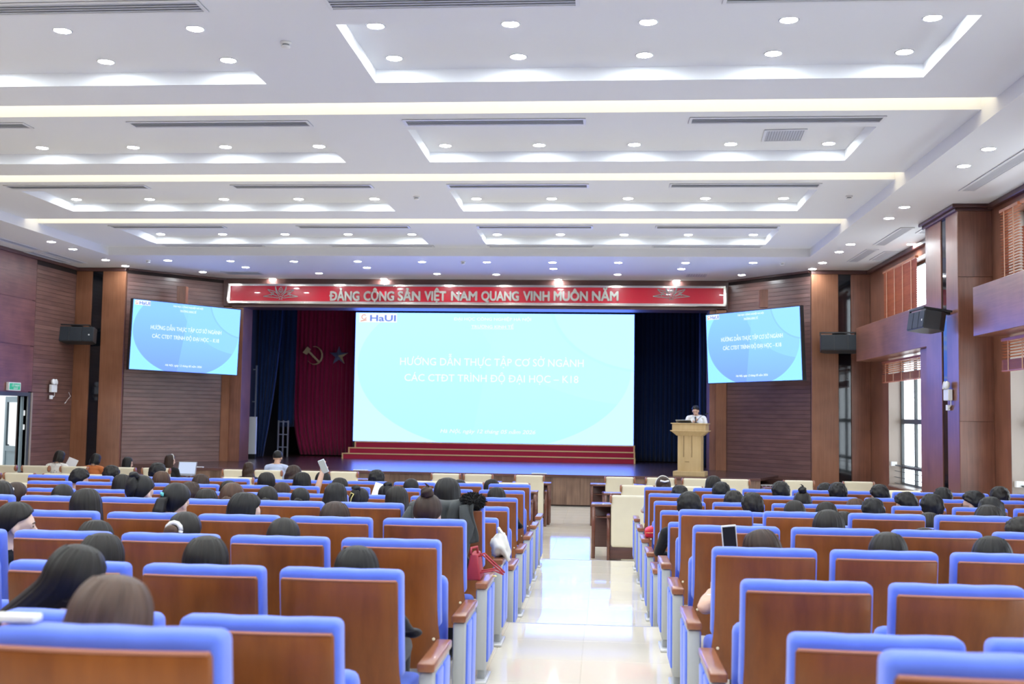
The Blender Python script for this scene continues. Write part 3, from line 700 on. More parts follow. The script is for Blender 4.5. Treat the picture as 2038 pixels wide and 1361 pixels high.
def slide(parent, Wd, Hd, m, small=False):
    me = bpy.data.meshes.new('screen'); me.from_pydata([(-Wd/2, 0, -Hd/2), (Wd/2, 0, -Hd/2), (Wd/2, 0, Hd/2), (-Wd/2, 0, Hd/2)], [], [(0, 1, 2, 3)])
    uvl = me.uv_layers.new(name='UVMap')
    for i, q in enumerate(((0, 0), (1, 0), (1, 1), (0, 1))): uvl.data[i].uv = q
    me.materials.append(MATS[m]); s = link('screen', me, parent, (0, -.001, 0))
    y = -.004; X = lambda u: (u-.5)*Wd; Z = lambda v: (.5-v)*Hd
    bx('logo_card', X(.012), X(.15), y, y+.002, Z(.075), Z(.005), 'slide_card', s)
    text('logo_text', 'HaUI', s, 'slide_logo_blue', X(.052), X(.146), Z(.042), .048*Hd, y-.002, .001, .02)
    b = MB(); cx, cz, r = X(.030), Z(.034), .018*Hd
    b.tube([(cx+r*math.cos(a), y-.002, cz+r*math.sin(a)) for a in [R(40+28*i) for i in range(12)]], .0035*Hd, 6)
    b.tube([(cx-r*1.5, y-.002, cz-r*1.75), (cx+r*1.1, y-.002, cz-r*1.3)], .004*Hd, 6); b.build('logo_mark', 'slide_logo_red', s)
    for txt, u0, u1, v, h, off, sh in (('ĐẠI HỌC CÔNG NGHIỆP HÀ NỘI', .357, .634, .044, .023, .016, 0), ('TRƯỜNG KINH TẾ', .42, .572, .103, .023, .016, 0),
            ('HƯỚNG DẪN THỰC TẬP CƠ SỞ NGÀNH', .165, .823, .378, .057, .006, 0), ('CÁC CTĐT TRÌNH ĐỘ ĐẠI HỌC – K18', .182, .805, .503, .055, .006, 0), ('Hà Nội, ngày 12 tháng 05 năm 2026', .315, .655, .912, .029, .010, .25)):
        text('slide_text', txt, s, 'slide_white', X(u0), X(u1), Z(v), h*Hd, y, .001, off, sh)
    bx('underline', X(.42), X(.572), y, y+.001, Z(.121), Z(.118), 'slide_white', s)
YLED = 31.95
q0 = PY(702.5, 877, YLED); q1 = PY(1262.5, 626, YLED)
led = thing('led_wall', 'large bright cyan presentation screen at the back of the stage', 'screen', ((q0.x+q1.x)/2, YLED, (q0.z+q1.z)/2))
LW, LH = q1.x-q0.x, q1.z-q0.z
bx('cabinet', -LW/2-.03, LW/2+.03, .004, .18, -LH/2-.03, LH/2+.03, 'black_plastic', led)
slide(led, LW, LH, 'slide_main')
bx('plinth', -LW/2, LW/2, .02, .16, ZS-led.location.z, -LH/2-.03, 'black_plastic', led)
# side screens on the angled walls
def side_screen(tl, tr_, br, bl_, YLft, YRgt, label):
    A = PY(*tl, YLft); B = PY(*tr_, YRgt); Cc = PY(*br, YRgt); D = PY(*bl_, YLft)
    c = (A+B+Cc+D)/4; ex = ((B-A)+(Cc-D))/2; ez = ((A-D)+(B-Cc))/2; Wd, Hd = ex.length, ez.length
    ex.normalize(); ey = ez.cross(ex).normalized(); ez = ex.cross(ey)
    t = thing('side_screen', label, 'screen'); t.matrix_world = Matrix(((ex.x, ey.x, ez.x, c.x), (ex.y, ey.y, ez.y, c.y), (ex.z, ey.z, ez.z, c.z), (0, 0, 0, 1)))
    bx('cabinet', -Wd/2-.02, Wd/2+.02, .003, .12, -Hd/2-.02, Hd/2+.02, 'black_plastic', t)
    slide(t, Wd, Hd, 'slide_side'); 
    bx('wall_arm', -.15, .15, .12, .62, -.2, .2, 'black_plastic', t)
side_screen((266, 595), (480, 617), (470, 746), (257, 734), 25.35, 27.45, 'large side screen showing the blue slide on the left slatted wall')
side_screen((1404, 628), (1590, 609), (1598, 756), (1411, 762), 26.85, 24.9, 'large side screen showing the blue slide on the right slatted wall')
for px, yy, X, lab in ((362, 26.62, 0, 'left'), (1520, 26.3, 0, 'right')):
    a = PY(px-8, 570 if lab == 'left' else 577, yy); c = PY(px+8, 612, yy)
    tag(bx('wood_post', a.x, c.x, yy-.05, yy+.12, c.z, a.z, 'wall_veneer', bevel=.004), 'short wooden post on the wall above the %s side screen' % lab, 'post')

# red carpeted steps
rs = thing('carpet_steps', 'three red carpeted steps with gold nosing before the big screen', 'steps')
for i in range(3):
    y0 = 31.05+.27*i; z0 = ZS+.155*i; z1 = ZS+.155*(i+1)+(.02 if i == 2 else 0); x0 = -7.40+.12*i; x1 = .88
    bx('riser', x0, x1, y0, YLED-.02, z0 if i else ZS, z1, 'carpet_red', rs)
    b = MB(); b.box(x0-.02, x1+.02, y0-.02, y0+.02, z1-.025, z1+.006); b.box(x0-.02, x0+.02, y0-.02, y0+.02, z0, z1-.025); b.box(x1-.02, x1+.02, y0-.02, y0+.02, z0, z1-.025)
    b.build('gold_nosing', 'gold_trim', rs)
# curtains
def curtain(name, x0, x1, y, ztop, zbot, m, label, amp=.045, folds=None, seed=0, taper=0, gather=0, hem=None):
    rnd = random.Random(seed); folds = folds or int((x1-x0)/.13); nx = folds*8; nz = 14
    ph = [rnd.uniform(0, 6.28) for _ in range(4)]; vs = []; fs = []
    for j in range(nz+1):
        v = j/nz; z = ztop+(zbot-ztop)*v
        for i in range(nx+1):
            u = i/nx; x = x0+(x1-x0)*u
            x += gather(u, v) if gather else 0
            yy = y+amp*(.35+.65*v)*(math.sin(u*folds*2*math.pi+ph[0]+.5*math.sin(v*3+ph[1]))+.4*math.sin(u*folds*3.3+ph[2]+v))
            zz = z if not hem else z+(hem(u) if j == nz else hem(u)*v)
            vs.append((x, yy, zz))
    for j in range(nz):
        for i in range(nx): a = j*(nx+1)+i; fs.append((a, a+1, a+nx+2, a+nx+1))
    t = thing(name, label, 'curtain')
    b = MB(); b.add(vs, fs); o = b.build('cloth', m, t, smooth=True)
    md = o.modifiers.new('solid', 'SOLIDIFY'); md.thickness = .012
    b = MB(); b.tube([(x0-.05, y, ztop+.02), (x1+.05, y, ztop+.02)], .02, 8); b.build('rail', 'black_plastic', t)
cx_ = lambda px, Y: ray(px, 760)[0]*Y
curtain('stage_curtain', cx_(583, 32.6), cx_(712, 32.6), 32.6, 5.25, ZS+.03, 'curtain_red', 'dark red velvet curtain carrying star and hammer emblems', seed=1, gather=lambda u, v: .75*(1-u)*max(0, v-.6)**2*2.2)
curtain('stage_curtain', cx_(494, 30.9), cx_(560, 30.9), 30.9, 5.25, ZS+.02, 'curtain_blue', 'dark blue curtain drawn at the left jamb of the stage', seed=2, gather=lambda u, v: (.28*(1-u)-.48*u)*v**1.6)
curtain('stage_curtain', cx_(556, 31.9), cx_(588, 31.9), 31.9, 5.25, 1.55, 'curtain_blue', 'narrow dark blue curtain hanging beside the red curtain', seed=5)
curtain('stage_curtain', cx_(1258, 32.5), cx_(1402, 32.5), 32.5, 5.25, ZS+.02, 'curtain_blue', 'wide dark blue curtain right of the big screen', seed=3)
curtain('stage_curtain', cx_(1392, 29.8), cx_(1412, 29.8), 29.8, 5.25, ZS+.02, 'curtain_blue', 'narrow blue wing curtain by the right jamb', seed=4, amp=.04, folds=3)
# emblems on the red curtain
e = PY(674.5, 708, 32.50); t = thing('star_emblem', 'faceted metal star hung on the red curtain', 'emblem', e)
b = MB(); pts = [(.30*math.cos(math.pi/2+2*math.pi*i/10)*(1 if i % 2 == 0 else .40), .30*math.sin(math.pi/2+2*math.pi*i/10)*(1 if i % 2 == 0 else .40)) for i in range(10)]
vs = [(0, -.09, 0)]+[(x_, 0, z_) for x_, z_ in pts]+[(0, .02, 0)]
for i in range(10): 
    b2 = MB(); b2.add([vs[0], vs[1+i], vs[1+(i+1) % 10], vs[11]], [(0, 1, 2), (3, 2, 1), (0, 3, 1), (0, 2, 3)]); b2.build('facet', 'emblem_blue' if i in (1, 4, 5, 8) else 'emblem_bright' if i in (6, 7) else 'emblem_blue', t)
e = PY(623, 706, 32.50); t = thing('sickle_emblem', 'mirror-gold hammer and sickle emblem on the red curtain', 'emblem', e)
b = MB(); arc = [(.05+.24*math.cos(a), -.02+.27*math.sin(a)) for a in [R(100-22*i) for i in range(12)]]
b.tube([(x_, -.03, z_) for x_, z_ in arc], [.01+.05*math.sin(math.pi*min(1, (i+.6)/11)) for i in range(12)], 6, sy=.5)
b.build('sickle', 'emblem_bright', t)
b = MB(); b.tube([(-.14, -.05, .12), (.20, -.05, -.22)], .035, 6); b.build('hammer_handle', 'emblem_bright', t)
b = MB(); b.add([(v[0], v[1], v[2]) for v in [(-.30, -.09, .06), (-.16, -.09, .24), (-.06, -.09, .16), (-.18, -.09, .0), (-.30, -.02, .06), (-.16, -.02, .24), (-.06, -.02, .16), (-.18, -.02, .0)]],
    [(0,1,2,3),(7,6,5,4),(0,4,5,1),(1,5,6,2),(2,6,7,3),(3,7,4,0)]); b.build('hammer_head', 'emblem_bright', t)
# light metal racks in the wings
def rack(px0, px1, Y, h, label, legs=3):
    x0 = cx_(px0, Y); x1 = cx_(px1, Y); t = thing('metal_rack', label, 'rack', (x0, Y, ZS)); w = x1-x0
    for i in range(legs): bx('upright', w*i/(legs-1)-.02, w*i/(legs-1)+.02, -.02, .02, 0, h, 'steel_bar', t)
    for k in range(3): bx('crossbar', 0, w, -.015, .015, h*(.25+.35*k), h*(.25+.35*k)+.03, 'steel_bar', t)
rack(557, 576, 31.5, 1.05, 'thin metal rack below the narrow blue curtain'); rack(499, 510, 30.5, 2.6, 'tall metal rack half hidden by the left blue curtain', 2)

# podium ------------------------------------------------------------
YP = 24.98
pc = PY(1375.5, 949, YP); pod = thing('podium', 'pale wooden lectern with flared top at the stage edge', 'lectern', (pc.x+.01, YP+.30, ZS), R(-13))
hw = lambda a, c: (ray(c, 900)[0]-ray(a, 900)[0])*YP/2
HB, HC, HT = hw(1340, 1411)*.90, hw(1349.5, 1403)*.88, hw(1335, 1414.5)*.89
bx('base', -HB, HB, -.28, .26, 0, .105, 'podium_wood', pod, bevel=.008)
bx('column', -HC, HC, -.20, .20, .105, .93, 'podium_wood', pod, bevel=.004)
b = MB(); z0, z1 = .90, 1.0
b.add([(-HC-.02, -.22, z0), (HC+.02, -.22, z0), (HC+.02, .22, z0), (-HC-.02, .22, z0), (-HT, -.31, z1), (HT, -.31, z1), (HT, .30, z1), (-HT, .30, z1)], [(0,3,2,1),(4,5,6,7),(0,1,5,4),(1,2,6,5),(2,3,7,6),(3,0,4,7)]); b.build('flare', 'podium_wood', pod)
bx('ledge', -HT-.02, HT+.02, -.33, .32, 1.0, 1.02, 'podium_wood', pod, bevel=.006)
bx('top_box', -HT+.02, HT-.02, -.29, .28, 1.02, 1.165, 'podium_wood', pod, bevel=.005)
bx('top_slab', -HT-.01, HT+.01, -.32, .30, 1.165, 1.185, 'podium_wood', pod, bevel=.006)
for x0, x1, z0, z1 in ((-.16, -.135, .42, .90), (-.135, -.115, .42, .90), (.02, .045, .42, .90), (.045, .065, .42, .90), (-.10, .0, .31, .325)): bx('inlay_strip', x0, x1, -.209, -.20, z0, z1, 'podium_line' if abs(x1-x0-.02) < .003 or z1 < .4 else 'podium_wood', pod, bevel=.002)
ZPT = ZS+1.185
lt = thing('laptop', 'grey open laptop on the lectern', 'laptop', (pod.location.x-.14, pod.location.y-.02, ZPT))
lt.rotation_euler = (0, 0, R(-13)); bx('keyboard_deck', -.17, .17, -.02, .22, 0, .015, 'laptop_grey', lt, bevel=.004); b = MB(); b.box(-.17, .17, -.006, .006, 0, .21); b.build('lid', 'laptop_grey', lt, loc=(0, -.02, .015), rot=(R(76), 0, 0))
mc = thing('gooseneck_microphone', 'thin gooseneck microphone rising from the lectern', 'microphone', (pod.location.x+.12, pod.location.y+.0, ZPT))
b = MB(); b.lathe([(.05, 0), (.05, .012), (.03, .02)], 16); b.build('base', 'black_plastic', mc)
b = MB(); b.tube([(0, 0, .01), (.05, 0, .10), (.13, -.02, .17), (.22, -.02, .21)], .005, 6); b.build('neck', 'black_plastic', mc)
b = MB(); b.tube([(.22, -.02, .21), (.27, -.02, .225)], .013, 8); b.build('head', 'black_plastic', mc)

# loudspeakers -------------------------------------------------------
def speaker(a, loc, rz, w, h, d, label, tiltx=0):
    t = thing('wall_loudspeaker', label, 'loudspeaker', loc, rz)
    t.rotation_euler = (tiltx, 0, rz)
    b = MB(); poly = [(-w/2, -d/2), (w/2, -d/2), (w/2, d*.2), (w*.36, d/2), (-w*.36, d/2), (-w/2, d*.2)]; n = len(poly)
    b.add([(x_, y_, -h/2) for x_, y_ in poly]+[(x_, y_, h/2) for x_, y_ in poly], [tuple(range(n-1, -1, -1)), tuple(range(n, 2*n))]+[(i, (i+1) % n, (i+1) % n+n, i+n) for i in range(n)])
    b.build('cabinet', 'dark_plastic', t, bevel=.006, weld=True)
    for i in range(3): bx('grille', -w/2+.01+w/3*i, -w/2+w/3*(i+1)-.008, -d/2-.012, -d/2, -h/2+.015, h/2-.015, 'speaker_grille', t, bevel=.003)
    b = MB(); b.box(-w/2-.02, w/2-.1, -d/2-.0, -d/2+.03, h/2+.03, h/2+.06); b.box(w/2-.14, w/2-.11, -d/2, d*.75, h/2+.03, h/2+.06); b.box(-w/2-.02, -w/2+.01, -d/2, -d/2+.03, h/2-.02, h/2+.06); b.box(-w*.2, w*.1, -d*.2, d*.8, h/2+.05, h/2+.075)
    b.build('yoke', 'black_plastic', t)
    bx('badge', w*.36, w*.40, -d/2-.016, -d/2-.011, -.03, .0, 'white_plastic', t)
    bx('wall_arm', -.05, .05, d*.3, d*.5+.35, h/2+.02, h/2+.08, 'black_plastic', t)
speaker(0, PY(1673, 685, 25.6), R(-8), .90, .36, .42, 'black three-section loudspeaker on the column left of the right windows', R(-8))
speaker(0, PY(155, 668, 25.6), R(10), .84, .36, .42, 'black three-section loudspeaker bracketed on the left column', R(-8))
speaker(0, PX(1846, 641, 5.26), R(-86), .76, .30, .37, 'black loudspeaker on a bracket projecting from the window pillar', R(-8))
# emergency lamps, exit sign
def emlamp(p, rz, label):
    t = thing('emergency_light', label, 'emergency light', p, rz, 'twin-head emergency lights')
    bx('body', -.13, .13, -.07, 0, -.09, .09, 'white_plastic', t, bevel=.01)
    for s in (-1, 1):
        b = MB(); b.lathe([(.02, -.03), (.055, -.02), (.068, .02), (.062, .03), (.03, .034)], 18); b.build('lamp_head', 'white_plastic', t, smooth=True, loc=(.062*s, -.06, .155), rot=(R(80), 0, R(8*s)))
    bx('socket_box', -.11, .0, -.04, 0, -.25, -.16, 'white_plastic', t, bevel=.005)
    b = MB(); b.tube([(.10, -.02, -.09), (.10, -.02, -.17), (.02, -.02, -.205), (-.02, -.02, -.205)], .008, 6); b.build('cable', 'white_plastic', t)
emlamp(PX(103, 773, XL+.04), R(90), 'white twin-head emergency light on the left wall near the corner')
emlamp(PX(1891, 786, 5.60), R(-90), 'white twin-head emergency light on the window pillar')
xs = PX(27, 769, XL+.05); t = thing('exit_sign', 'small green exit sign above the left door', 'sign', xs, R(90))
bx('casing', -.25, .25, -.03, .03, -.09, .09, 'white_plastic', t, bevel=.005); bx('panel', -.22, .22, -.034, -.03, -.07, .07, 'sign_green', t)
text('sign_text', 'LỐI THOÁT', t, 'white_plastic', -.13, .20, .022, .045, -.035, .001, .01); text('sign_text', 'EXIT', t, 'white_plastic', -.05, .13, -.040, .035, -.035, .001, .01)
c0 = PX(133, 790, XL+.03); t = thing('loose_cable', 'short loose white cable end sticking out of the left wall', 'cable', c0)
b = MB(); b.tube([(-.03, .14, .12), (.03, .12, .02), (.02, .0, -.06), (.04, -.13, -.13)], .005, 6); b.build('wire', 'white_plastic', t)
b = MB(); b.tube([(.04, -.13, -.13), (.04, -.17, -.155)], .012, 6); b.build('tip', 'white_plastic', t)
# ================================================================== SEATING
def rbox_me(name, m, x0, x1, y0, y1, z0, z1, bev, seg=3, cuts=(6, 1, 8), fn=None):
    bm = bmesh.new(); bmesh.ops.create_cube(bm, size=1)
    for v in bm.verts: v.co = Vector(((x0+x1)/2+v.co.x*(x1-x0), (y0+y1)/2+v.co.y*(y1-y0), (z0+z1)/2+v.co.z*(z1-z0)))
    bmesh.ops.bevel(bm, geom=list(bm.edges), offset=bev, segments=seg, profile=.5, affect='EDGES', clamp_overlap=True)
    for ax, (a, c, n) in enumerate(((x0, x1, cuts[0]), (y0, y1, cuts[1]), (z0, z1, cuts[2]))):
        for i in range(1, n):
            no = [0, 0, 0]; no[ax] = 1; co = [0, 0, 0]; co[ax] = a+bev+(c-a-2*bev)*i/n
            bmesh.ops.bisect_plane(bm, geom=bm.verts[:]+bm.edges[:]+bm.faces[:], plane_co=co, plane_no=no)
    if fn:
        for v in bm.verts: v.co = Vector(fn(*v.co))
    me = bpy.data.meshes.new(name); bm.to_mesh(me); bm.free()
    me.polygons.foreach_set('use_smooth', [True]*len(me.polygons)); me.materials.append(MATS[m]); return me
lean = lambda z: .20*max(0, 1.0-z)**1.25                             # backrest slopes forward going down
def f_cush(x, y, z):
    pil = .0028*math.cos(x/.255*math.pi*3.0)*(1 if z > .97 else .3)
    return (x, y+lean(z)-.012*(1-(x/.255)**2), z+(pil*.5 if z > .95 else 0))
def f_panel(x, y, z):
    fl = 1+.055*max(0, min(1, (.60-z)/.12)); return (x*fl, y+lean(z)-.016*(1-(x/.25)**2), z)
CM = dict(
    back_cushion=rbox_me('back_cushion', 'seat_blue', -.255, .255, .012, .112, .55, 1.0, .026, 4, fn=f_cush),
    back_panel=rbox_me('back_panel', 'seat_wood', -.243, .243, -.006, .016, .34, .962, .010, 2, fn=f_panel),
    panel_edge=rbox_me('panel_edge', 'wood_edge', -.236, .236, -.0072, .0165, .9565, .9640, .003, 2, cuts=(6, 1, 1), fn=f_panel),
    seat_up=rbox_me('seat', 'seat_blue', -.262, .262, .20, .32, .40, .79, .04, 3, fn=lambda x, y, z: (x, y+.10*(1-z), z)),
    seat_down=rbox_me('seat', 'seat_blue', -.25, .25, .15, .62, .36, .47, .035, 3, cuts=(4, 4, 1)),
    armrest=rbox_me('armrest', 'arm_wood', -.036, .036, .12, .66, .575, .612, .007, 2, cuts=(1, 4, 1), fn=lambda x, y, z: (x, y, z-.012*(y-.12))),
    side_panel=rbox_me('side_panel', 'stand_grey', -.030, .030, .135, .64, .085, .573, .006, 1, cuts=(1, 2, 2), fn=lambda x, y, z: (x, y if y < .4 else y-.05*(1-z), z)),
    inset_a=rbox_me('upholstered_inset', 'seat_blue', -.040, .040, .20, .38, .12, .555, .008, 2, cuts=(1, 1, 1)),
    inset_b=rbox_me('upholstered_inset', 'seat_blue', -.040, .040, .43, .60, .12, .555, .008, 2, cuts=(1, 1, 1), fn=lambda x, y, z: (x, y-.04*(1-z), z)),
    leg=rbox_me('leg', 'stand_grey', -.022, .022, .19, .30, .015, .09, .005, 1, cuts=(1, 1, 1)),
    foot=rbox_me('foot_plate', 'foot_metal', -.04, .04, .12, .42, 0, .022, .008, 2, cuts=(1, 1, 1)))
b = MB(); b.lathe([(.008, 0), (.008, .004), (.005, .006)], 10); CM['screw'] = b.mesh('screw_cap', 'screw_cap', smooth=True)
ROWS = [2.27, 3.36, 4.45, 5.55, 6.65, 7.76, 8.90, 10.0, 11.1, 12.2, 13.3]
NLEFT = [3, 4, 6, 7, 8, 9, 10, 11, 12, 10, 11]; NRIGHT = [2, 2, 3, 4, 5, 6, 7, 8, 8, 8, 8]
shear_x = lambda Y: -.0065*(Y-3.4)
def seat_x(side, Y, k):
    """centre of seat k (0 = at the aisle) in the row at Y"""
    return (-1.058-.58*k if side == 'L' else .815+.58*k)+shear_x(Y)
OCC = set()                                                           # filled by the people table before the chairs are made
def place_stand(parent, x, insets):
    sc = (1, 1, 1) if insets else (.75, 1, 1)
    for n in ('armrest', 'side_panel', 'leg'): link(n, CM[n], parent, (x, 0, 0), None, sc)
    link('foot_plate', CM['foot'], parent, (x, 0, 0), None, sc)
    if insets:
        for n in ('inset_a', 'inset_b'): link('upholstered_inset', CM[n], parent, (x, 0, 0))
def make_chairs():
    for r, Y in enumerate(ROWS):
        for side, N in (('L', NLEFT[r]), ('R', NRIGHT[r])):
            sgn = 1 if side == 'L' else -1                            # direction of the aisle
            for k in range(N):
                lab = 'blue-edged wooden-back seat, %s row from camera %s of aisle, %s from aisle' % (ORD[r], 'left' if side == 'L' else 'right', ORD[k])
                t = thing('auditorium_seat', lab, 'seat', (seat_x(side, Y, k), Y, tier(Y)), 0, 'blue auditorium seats')
                link('back_cushion', CM['back_cushion'], t); bp = link('back_panel', CM['back_panel'], t); link('panel_edge', CM['panel_edge'], bp)
                link('seat', CM['seat_down' if (side, r, k) in OCC else 'seat_up'], t)
                place_stand(t, -sgn*.29, False)
                if k == 0: place_stand(t, sgn*(.345 if side == 'L' else .335), True)
                for s in (-1, 1): link('screw_cap', CM['screw'], t, (s*.225, lean(.50)-.012, .50), (R(90), 0, 0))
# ------------------------------------------------------------------ cream chairs and desks in the pit
KM = dict(
    back=rbox_me('backrest', 'cream_leather', -.255, .255, 0, .10, .20, .92, .035, 4, fn=lambda x, y, z: (x, y+.10*(1-z)-.03*max(0, (z-.78)/.14), z)),
    seat=rbox_me('seat', 'cream_leather', -.25, .25, .12, .58, .36, .47, .04, 3, cuts=(3, 3, 1)),
    cap=None, arm=rbox_me('armrest', 'desk_wood', -.025, .025, .05, .50, .60, .635, .008, 2, cuts=(1, 1, 1)),
    board=rbox_me('lower_board', 'header_wood', -.27, .27, .115, .135, .04, .21, .004, 1, cuts=(1, 1, 1)),
    post=rbox_me('side_frame', 'desk_wood', -.02, .02, .10, .46, 0, .60, .006, 1, cuts=(1, 1, 1)))
b = MB(); b.lathe([(.058, 0), (.058, .018), (.045, .026), (.02, .028)], 20); KM['cap'] = b.mesh('end_cap', 'arm_wood', smooth=True)
DM = {}
def desk_part(n, *a, m='desk_wood', bv=.006): DM[n] = rbox_me(n, m, *a, bv, 1, cuts=(1, 1, 1))
desk_part('desk_top', -.36, .36, .42, .86, .725, .755); desk_part('shelf', -.32, .32, .50, .84, .56, .575)
desk_part('modesty_panel', -.32, .32, .80, .82, .12, .70, m='header_wood'); desk_part('leg', -.025, .025, -.025, .025, 0, .73)
def cream_set(Y, px, n, where):
    x = ray(px, 950)[0]*Y
    t = thing('cream_armchair', 'cream leather armchair with wooden sides, ' + where, 'armchair', (x, Y, 0), 0, 'cream armchairs before the stage')
    link('backrest', KM['back'], t); link('seat', KM['seat'], t); link('lower_board', KM['board'], t)
    for s in (-1, 1):
        link('armrest', KM['arm'], t, (s*.29, 0, 0)); link('side_frame', KM['post'], t, (s*.29, 0, 0))
        link('end_cap', KM['cap'], t, (s*.25, .03, .865), (0, R(90)*s, 0))
    d = thing('desk', 'narrow brown desk, ' + where, 'desk', (x-(.17 if px > 1130 else 0), Y, 0), 0, 'desks before the stage')
    for n_ in ('desk_top', 'shelf', 'modesty_panel'): link(n_, DM[n_], d)
    for sx in (-.33, .33):
        for sy in (.455, .825): link('leg', DM['leg'], d, (sx, sy, 0))
CREAM = {19.9: ([-60, 3, 69, 146, 240, 309, 470, 532, 610, 683, 887, 951.5, 1053.5], [1233.5, 1315, 1388, 1462, 1590, 1709]), 17.6: ([-32, 37, 115, 190, 472, 845, 930, 1021], [1269, 1365, 1800]), 15.3: ([-36, 40], [1254])}
for Y, (lft, rgt) in CREAM.items():
    row = {19.9: 'front row', 17.6: 'middle row', 15.3: 'rear row'}[Y]
    for i, px in enumerate(lft): cream_set(Y, px, i, 'in %s left of aisle, %s from left' % (row, ORD[i]))
    for i, px in enumerate(rgt): cream_set(Y, px, i, 'in %s right of aisle, %s from aisle' % (row, ORD[i]))
# ================================================================== PEOPLE
HC0 = Vector((0, .335, 1.165)); NECK = Vector((0, .305, 1.055)); HIP = Vector((0, .36, .52))
def remeshed(b, voxel, dec):
    me = bpy.data.meshes.new('tmp'); me.from_pydata(b.v, [], b.f)
    o = bpy.data.objects.new('tmp', me); COL.objects.link(o)
    r = o.modifiers.new('r', 'REMESH'); r.mode = 'VOXEL'; r.voxel_size = voxel; r.use_smooth_shade = True
    s = o.modifiers.new('s', 'SMOOTH'); s.factor = .5; s.iterations = 2
    d = o.modifiers.new('d', 'DECIMATE'); d.ratio = dec
    dg = bpy.context.evaluated_depsgraph_get(); out = bpy.data.meshes.new_from_object(o.evaluated_get(dg))
    bpy.data.objects.remove(o); bpy.data.meshes.remove(me)
    V = np.empty(len(out.vertices)*3); out.vertices.foreach_get('co', V); V = V.reshape(-1, 3)
    F = [tuple(p.vertices) for p in out.polygons]; bpy.data.meshes.remove(out)
    return V, F
def cap(b, p, q, r0, r1, n=12):
    """tapered capsule"""
    p, q = Vector(p), Vector(q); d = (q-p).normalized(); pts = []; rr = []
    for a in (80, 50, 22): pts.append(p-d*r0*math.sin(R(a))); rr.append(r0*math.cos(R(a)))
    pts += [p, q]; rr += [r0, r1]
    for a in (22, 50, 80): pts.append(q+d*r1*math.sin(R(a))); rr.append(r1*math.cos(R(a)))
    b.tube(pts, rr, n)
def head_shape(b, c):
    c = Vector(c); E = lambda o, r, rot=None: b.ell(c+Vector(o), r, 20, 14, rot=rot)
    E((0, -.012, .022), (.076, .094, .090)); E((0, .028, -.045), (.058, .062, .074)); E((0, .050, -.088), (.030, .030, .024)); E((0, .055, .018), (.055, .036, .045))
    cap(b, c+Vector((0, .088, .004)), c+Vector((0, .105, -.026)), .008, .013, 8); E((0, .098, -.032), (.019, .012, .010))
    E((0, .086, -.060), (.024, .010, .006)); E((0, .085, -.069), (.021, .010, .006))
    for s in (-1, 1):
        E((s*.031, .073, .018), (.022, .012, .006)); E((s*.076, -.004, -.018), (.010, .020, .031), Matrix.Rotation(R(12), 3, 'X'))
        E((s*.030, .076, .002), (.015, .012, .009))
def hand_shape(b, wrist, tip, curl=Vector((0, 0, -1)), side=1):
    """palm, four fingers of unequal length and a thumb leaving the side of the palm"""
    w, t = Vector(wrist), Vector(tip); d = (t-w).normalized(); u = d.cross(curl).normalized()*side
    pc = w+d*.05
    for k in (-1.2, -.4, .4, 1.2): cap(b, w+d*.015+u*.012*k, w+d*.082+u*.017*k, .014, .012, 8)
    for k, L in ((-1.5, .058), (-.5, .072), (.5, .078), (1.5, .068)):
        a = w+d*.088+u*.0125*k*1.15; m = a+d*L*.55+curl*.010; e = m+d*L*.35+curl*L*.35
        cap(b, a, m, .0088, .0082, 8); cap(b, m, e, .0082, .0070, 8)
    a = w+d*.030+u*.028; m = a+u*.026+d*.030+curl*.012; cap(b, a, m, .0115, .010, 8); cap(b, m, m+d*.032+curl*.006, .0095, .008, 8)
def seated_shape(arm='lap'):
    b = MB(); head_shape(b, HC0)
    cap(b, (0, .300, .99), HC0+Vector((0, -.018, -.06)), .055, .050, 16)
    b.ell((0, .36, .53), (.175, .13, .11)); b.ell((0, .325, .68), (.150, .105, .17)); b.ell((0, .30, .85), (.175, .115, .17)); b.ell((0, .295, .965), (.165, .085, .065))
    for s in (-1, 1):
        cap(b, (s*.07, .30, 1.005), (s*.178, .30, .965), .045, .058)
        if arm == 'raised' and s == -1:
            cap(b, (s*.185, .30, .96), (s*.29, .40, 1.09), .054, .044); cap(b, (s*.29, .40, 1.09), (s*.245, .48, 1.33), .042, .029); hand_shape(b, (s*.245, .48, 1.32), (s*.235, .485, 1.46), Vector((0, 1, 0)), -1)
        elif arm == 'elbow' and s == -1:
            cap(b, (s*.185, .30, .95), (s*.325, .33, .66), .054, .046); cap(b, (s*.325, .33, .66), (s*.275, .46, .90), .043, .029); hand_shape(b, (s*.275, .46, .895), (s*.20, .53, .98), Vector((0, 1, .2)).normalized(), 1)
        else:
            cap(b, (s*.185, .30, .95), (s*.235, .40, .70), .054, .043); cap(b, (s*.235, .40, .70), (s*.11, .62, .635), .041, .028); hand_shape(b, (s*.11, .62, .635), (s*.06, .72, .615), Vector((0, 0, -1)), -s)
        cap(b, (s*.095, .38, .53), (s*.11, .80, .535), .088, .064); cap(b, (s*.11, .80, .53), (s*.11, .80, .11), .058, .040); cap(b, (s*.11, .79, .055), (s*.115, .93, .04), .042, .034)
    return b
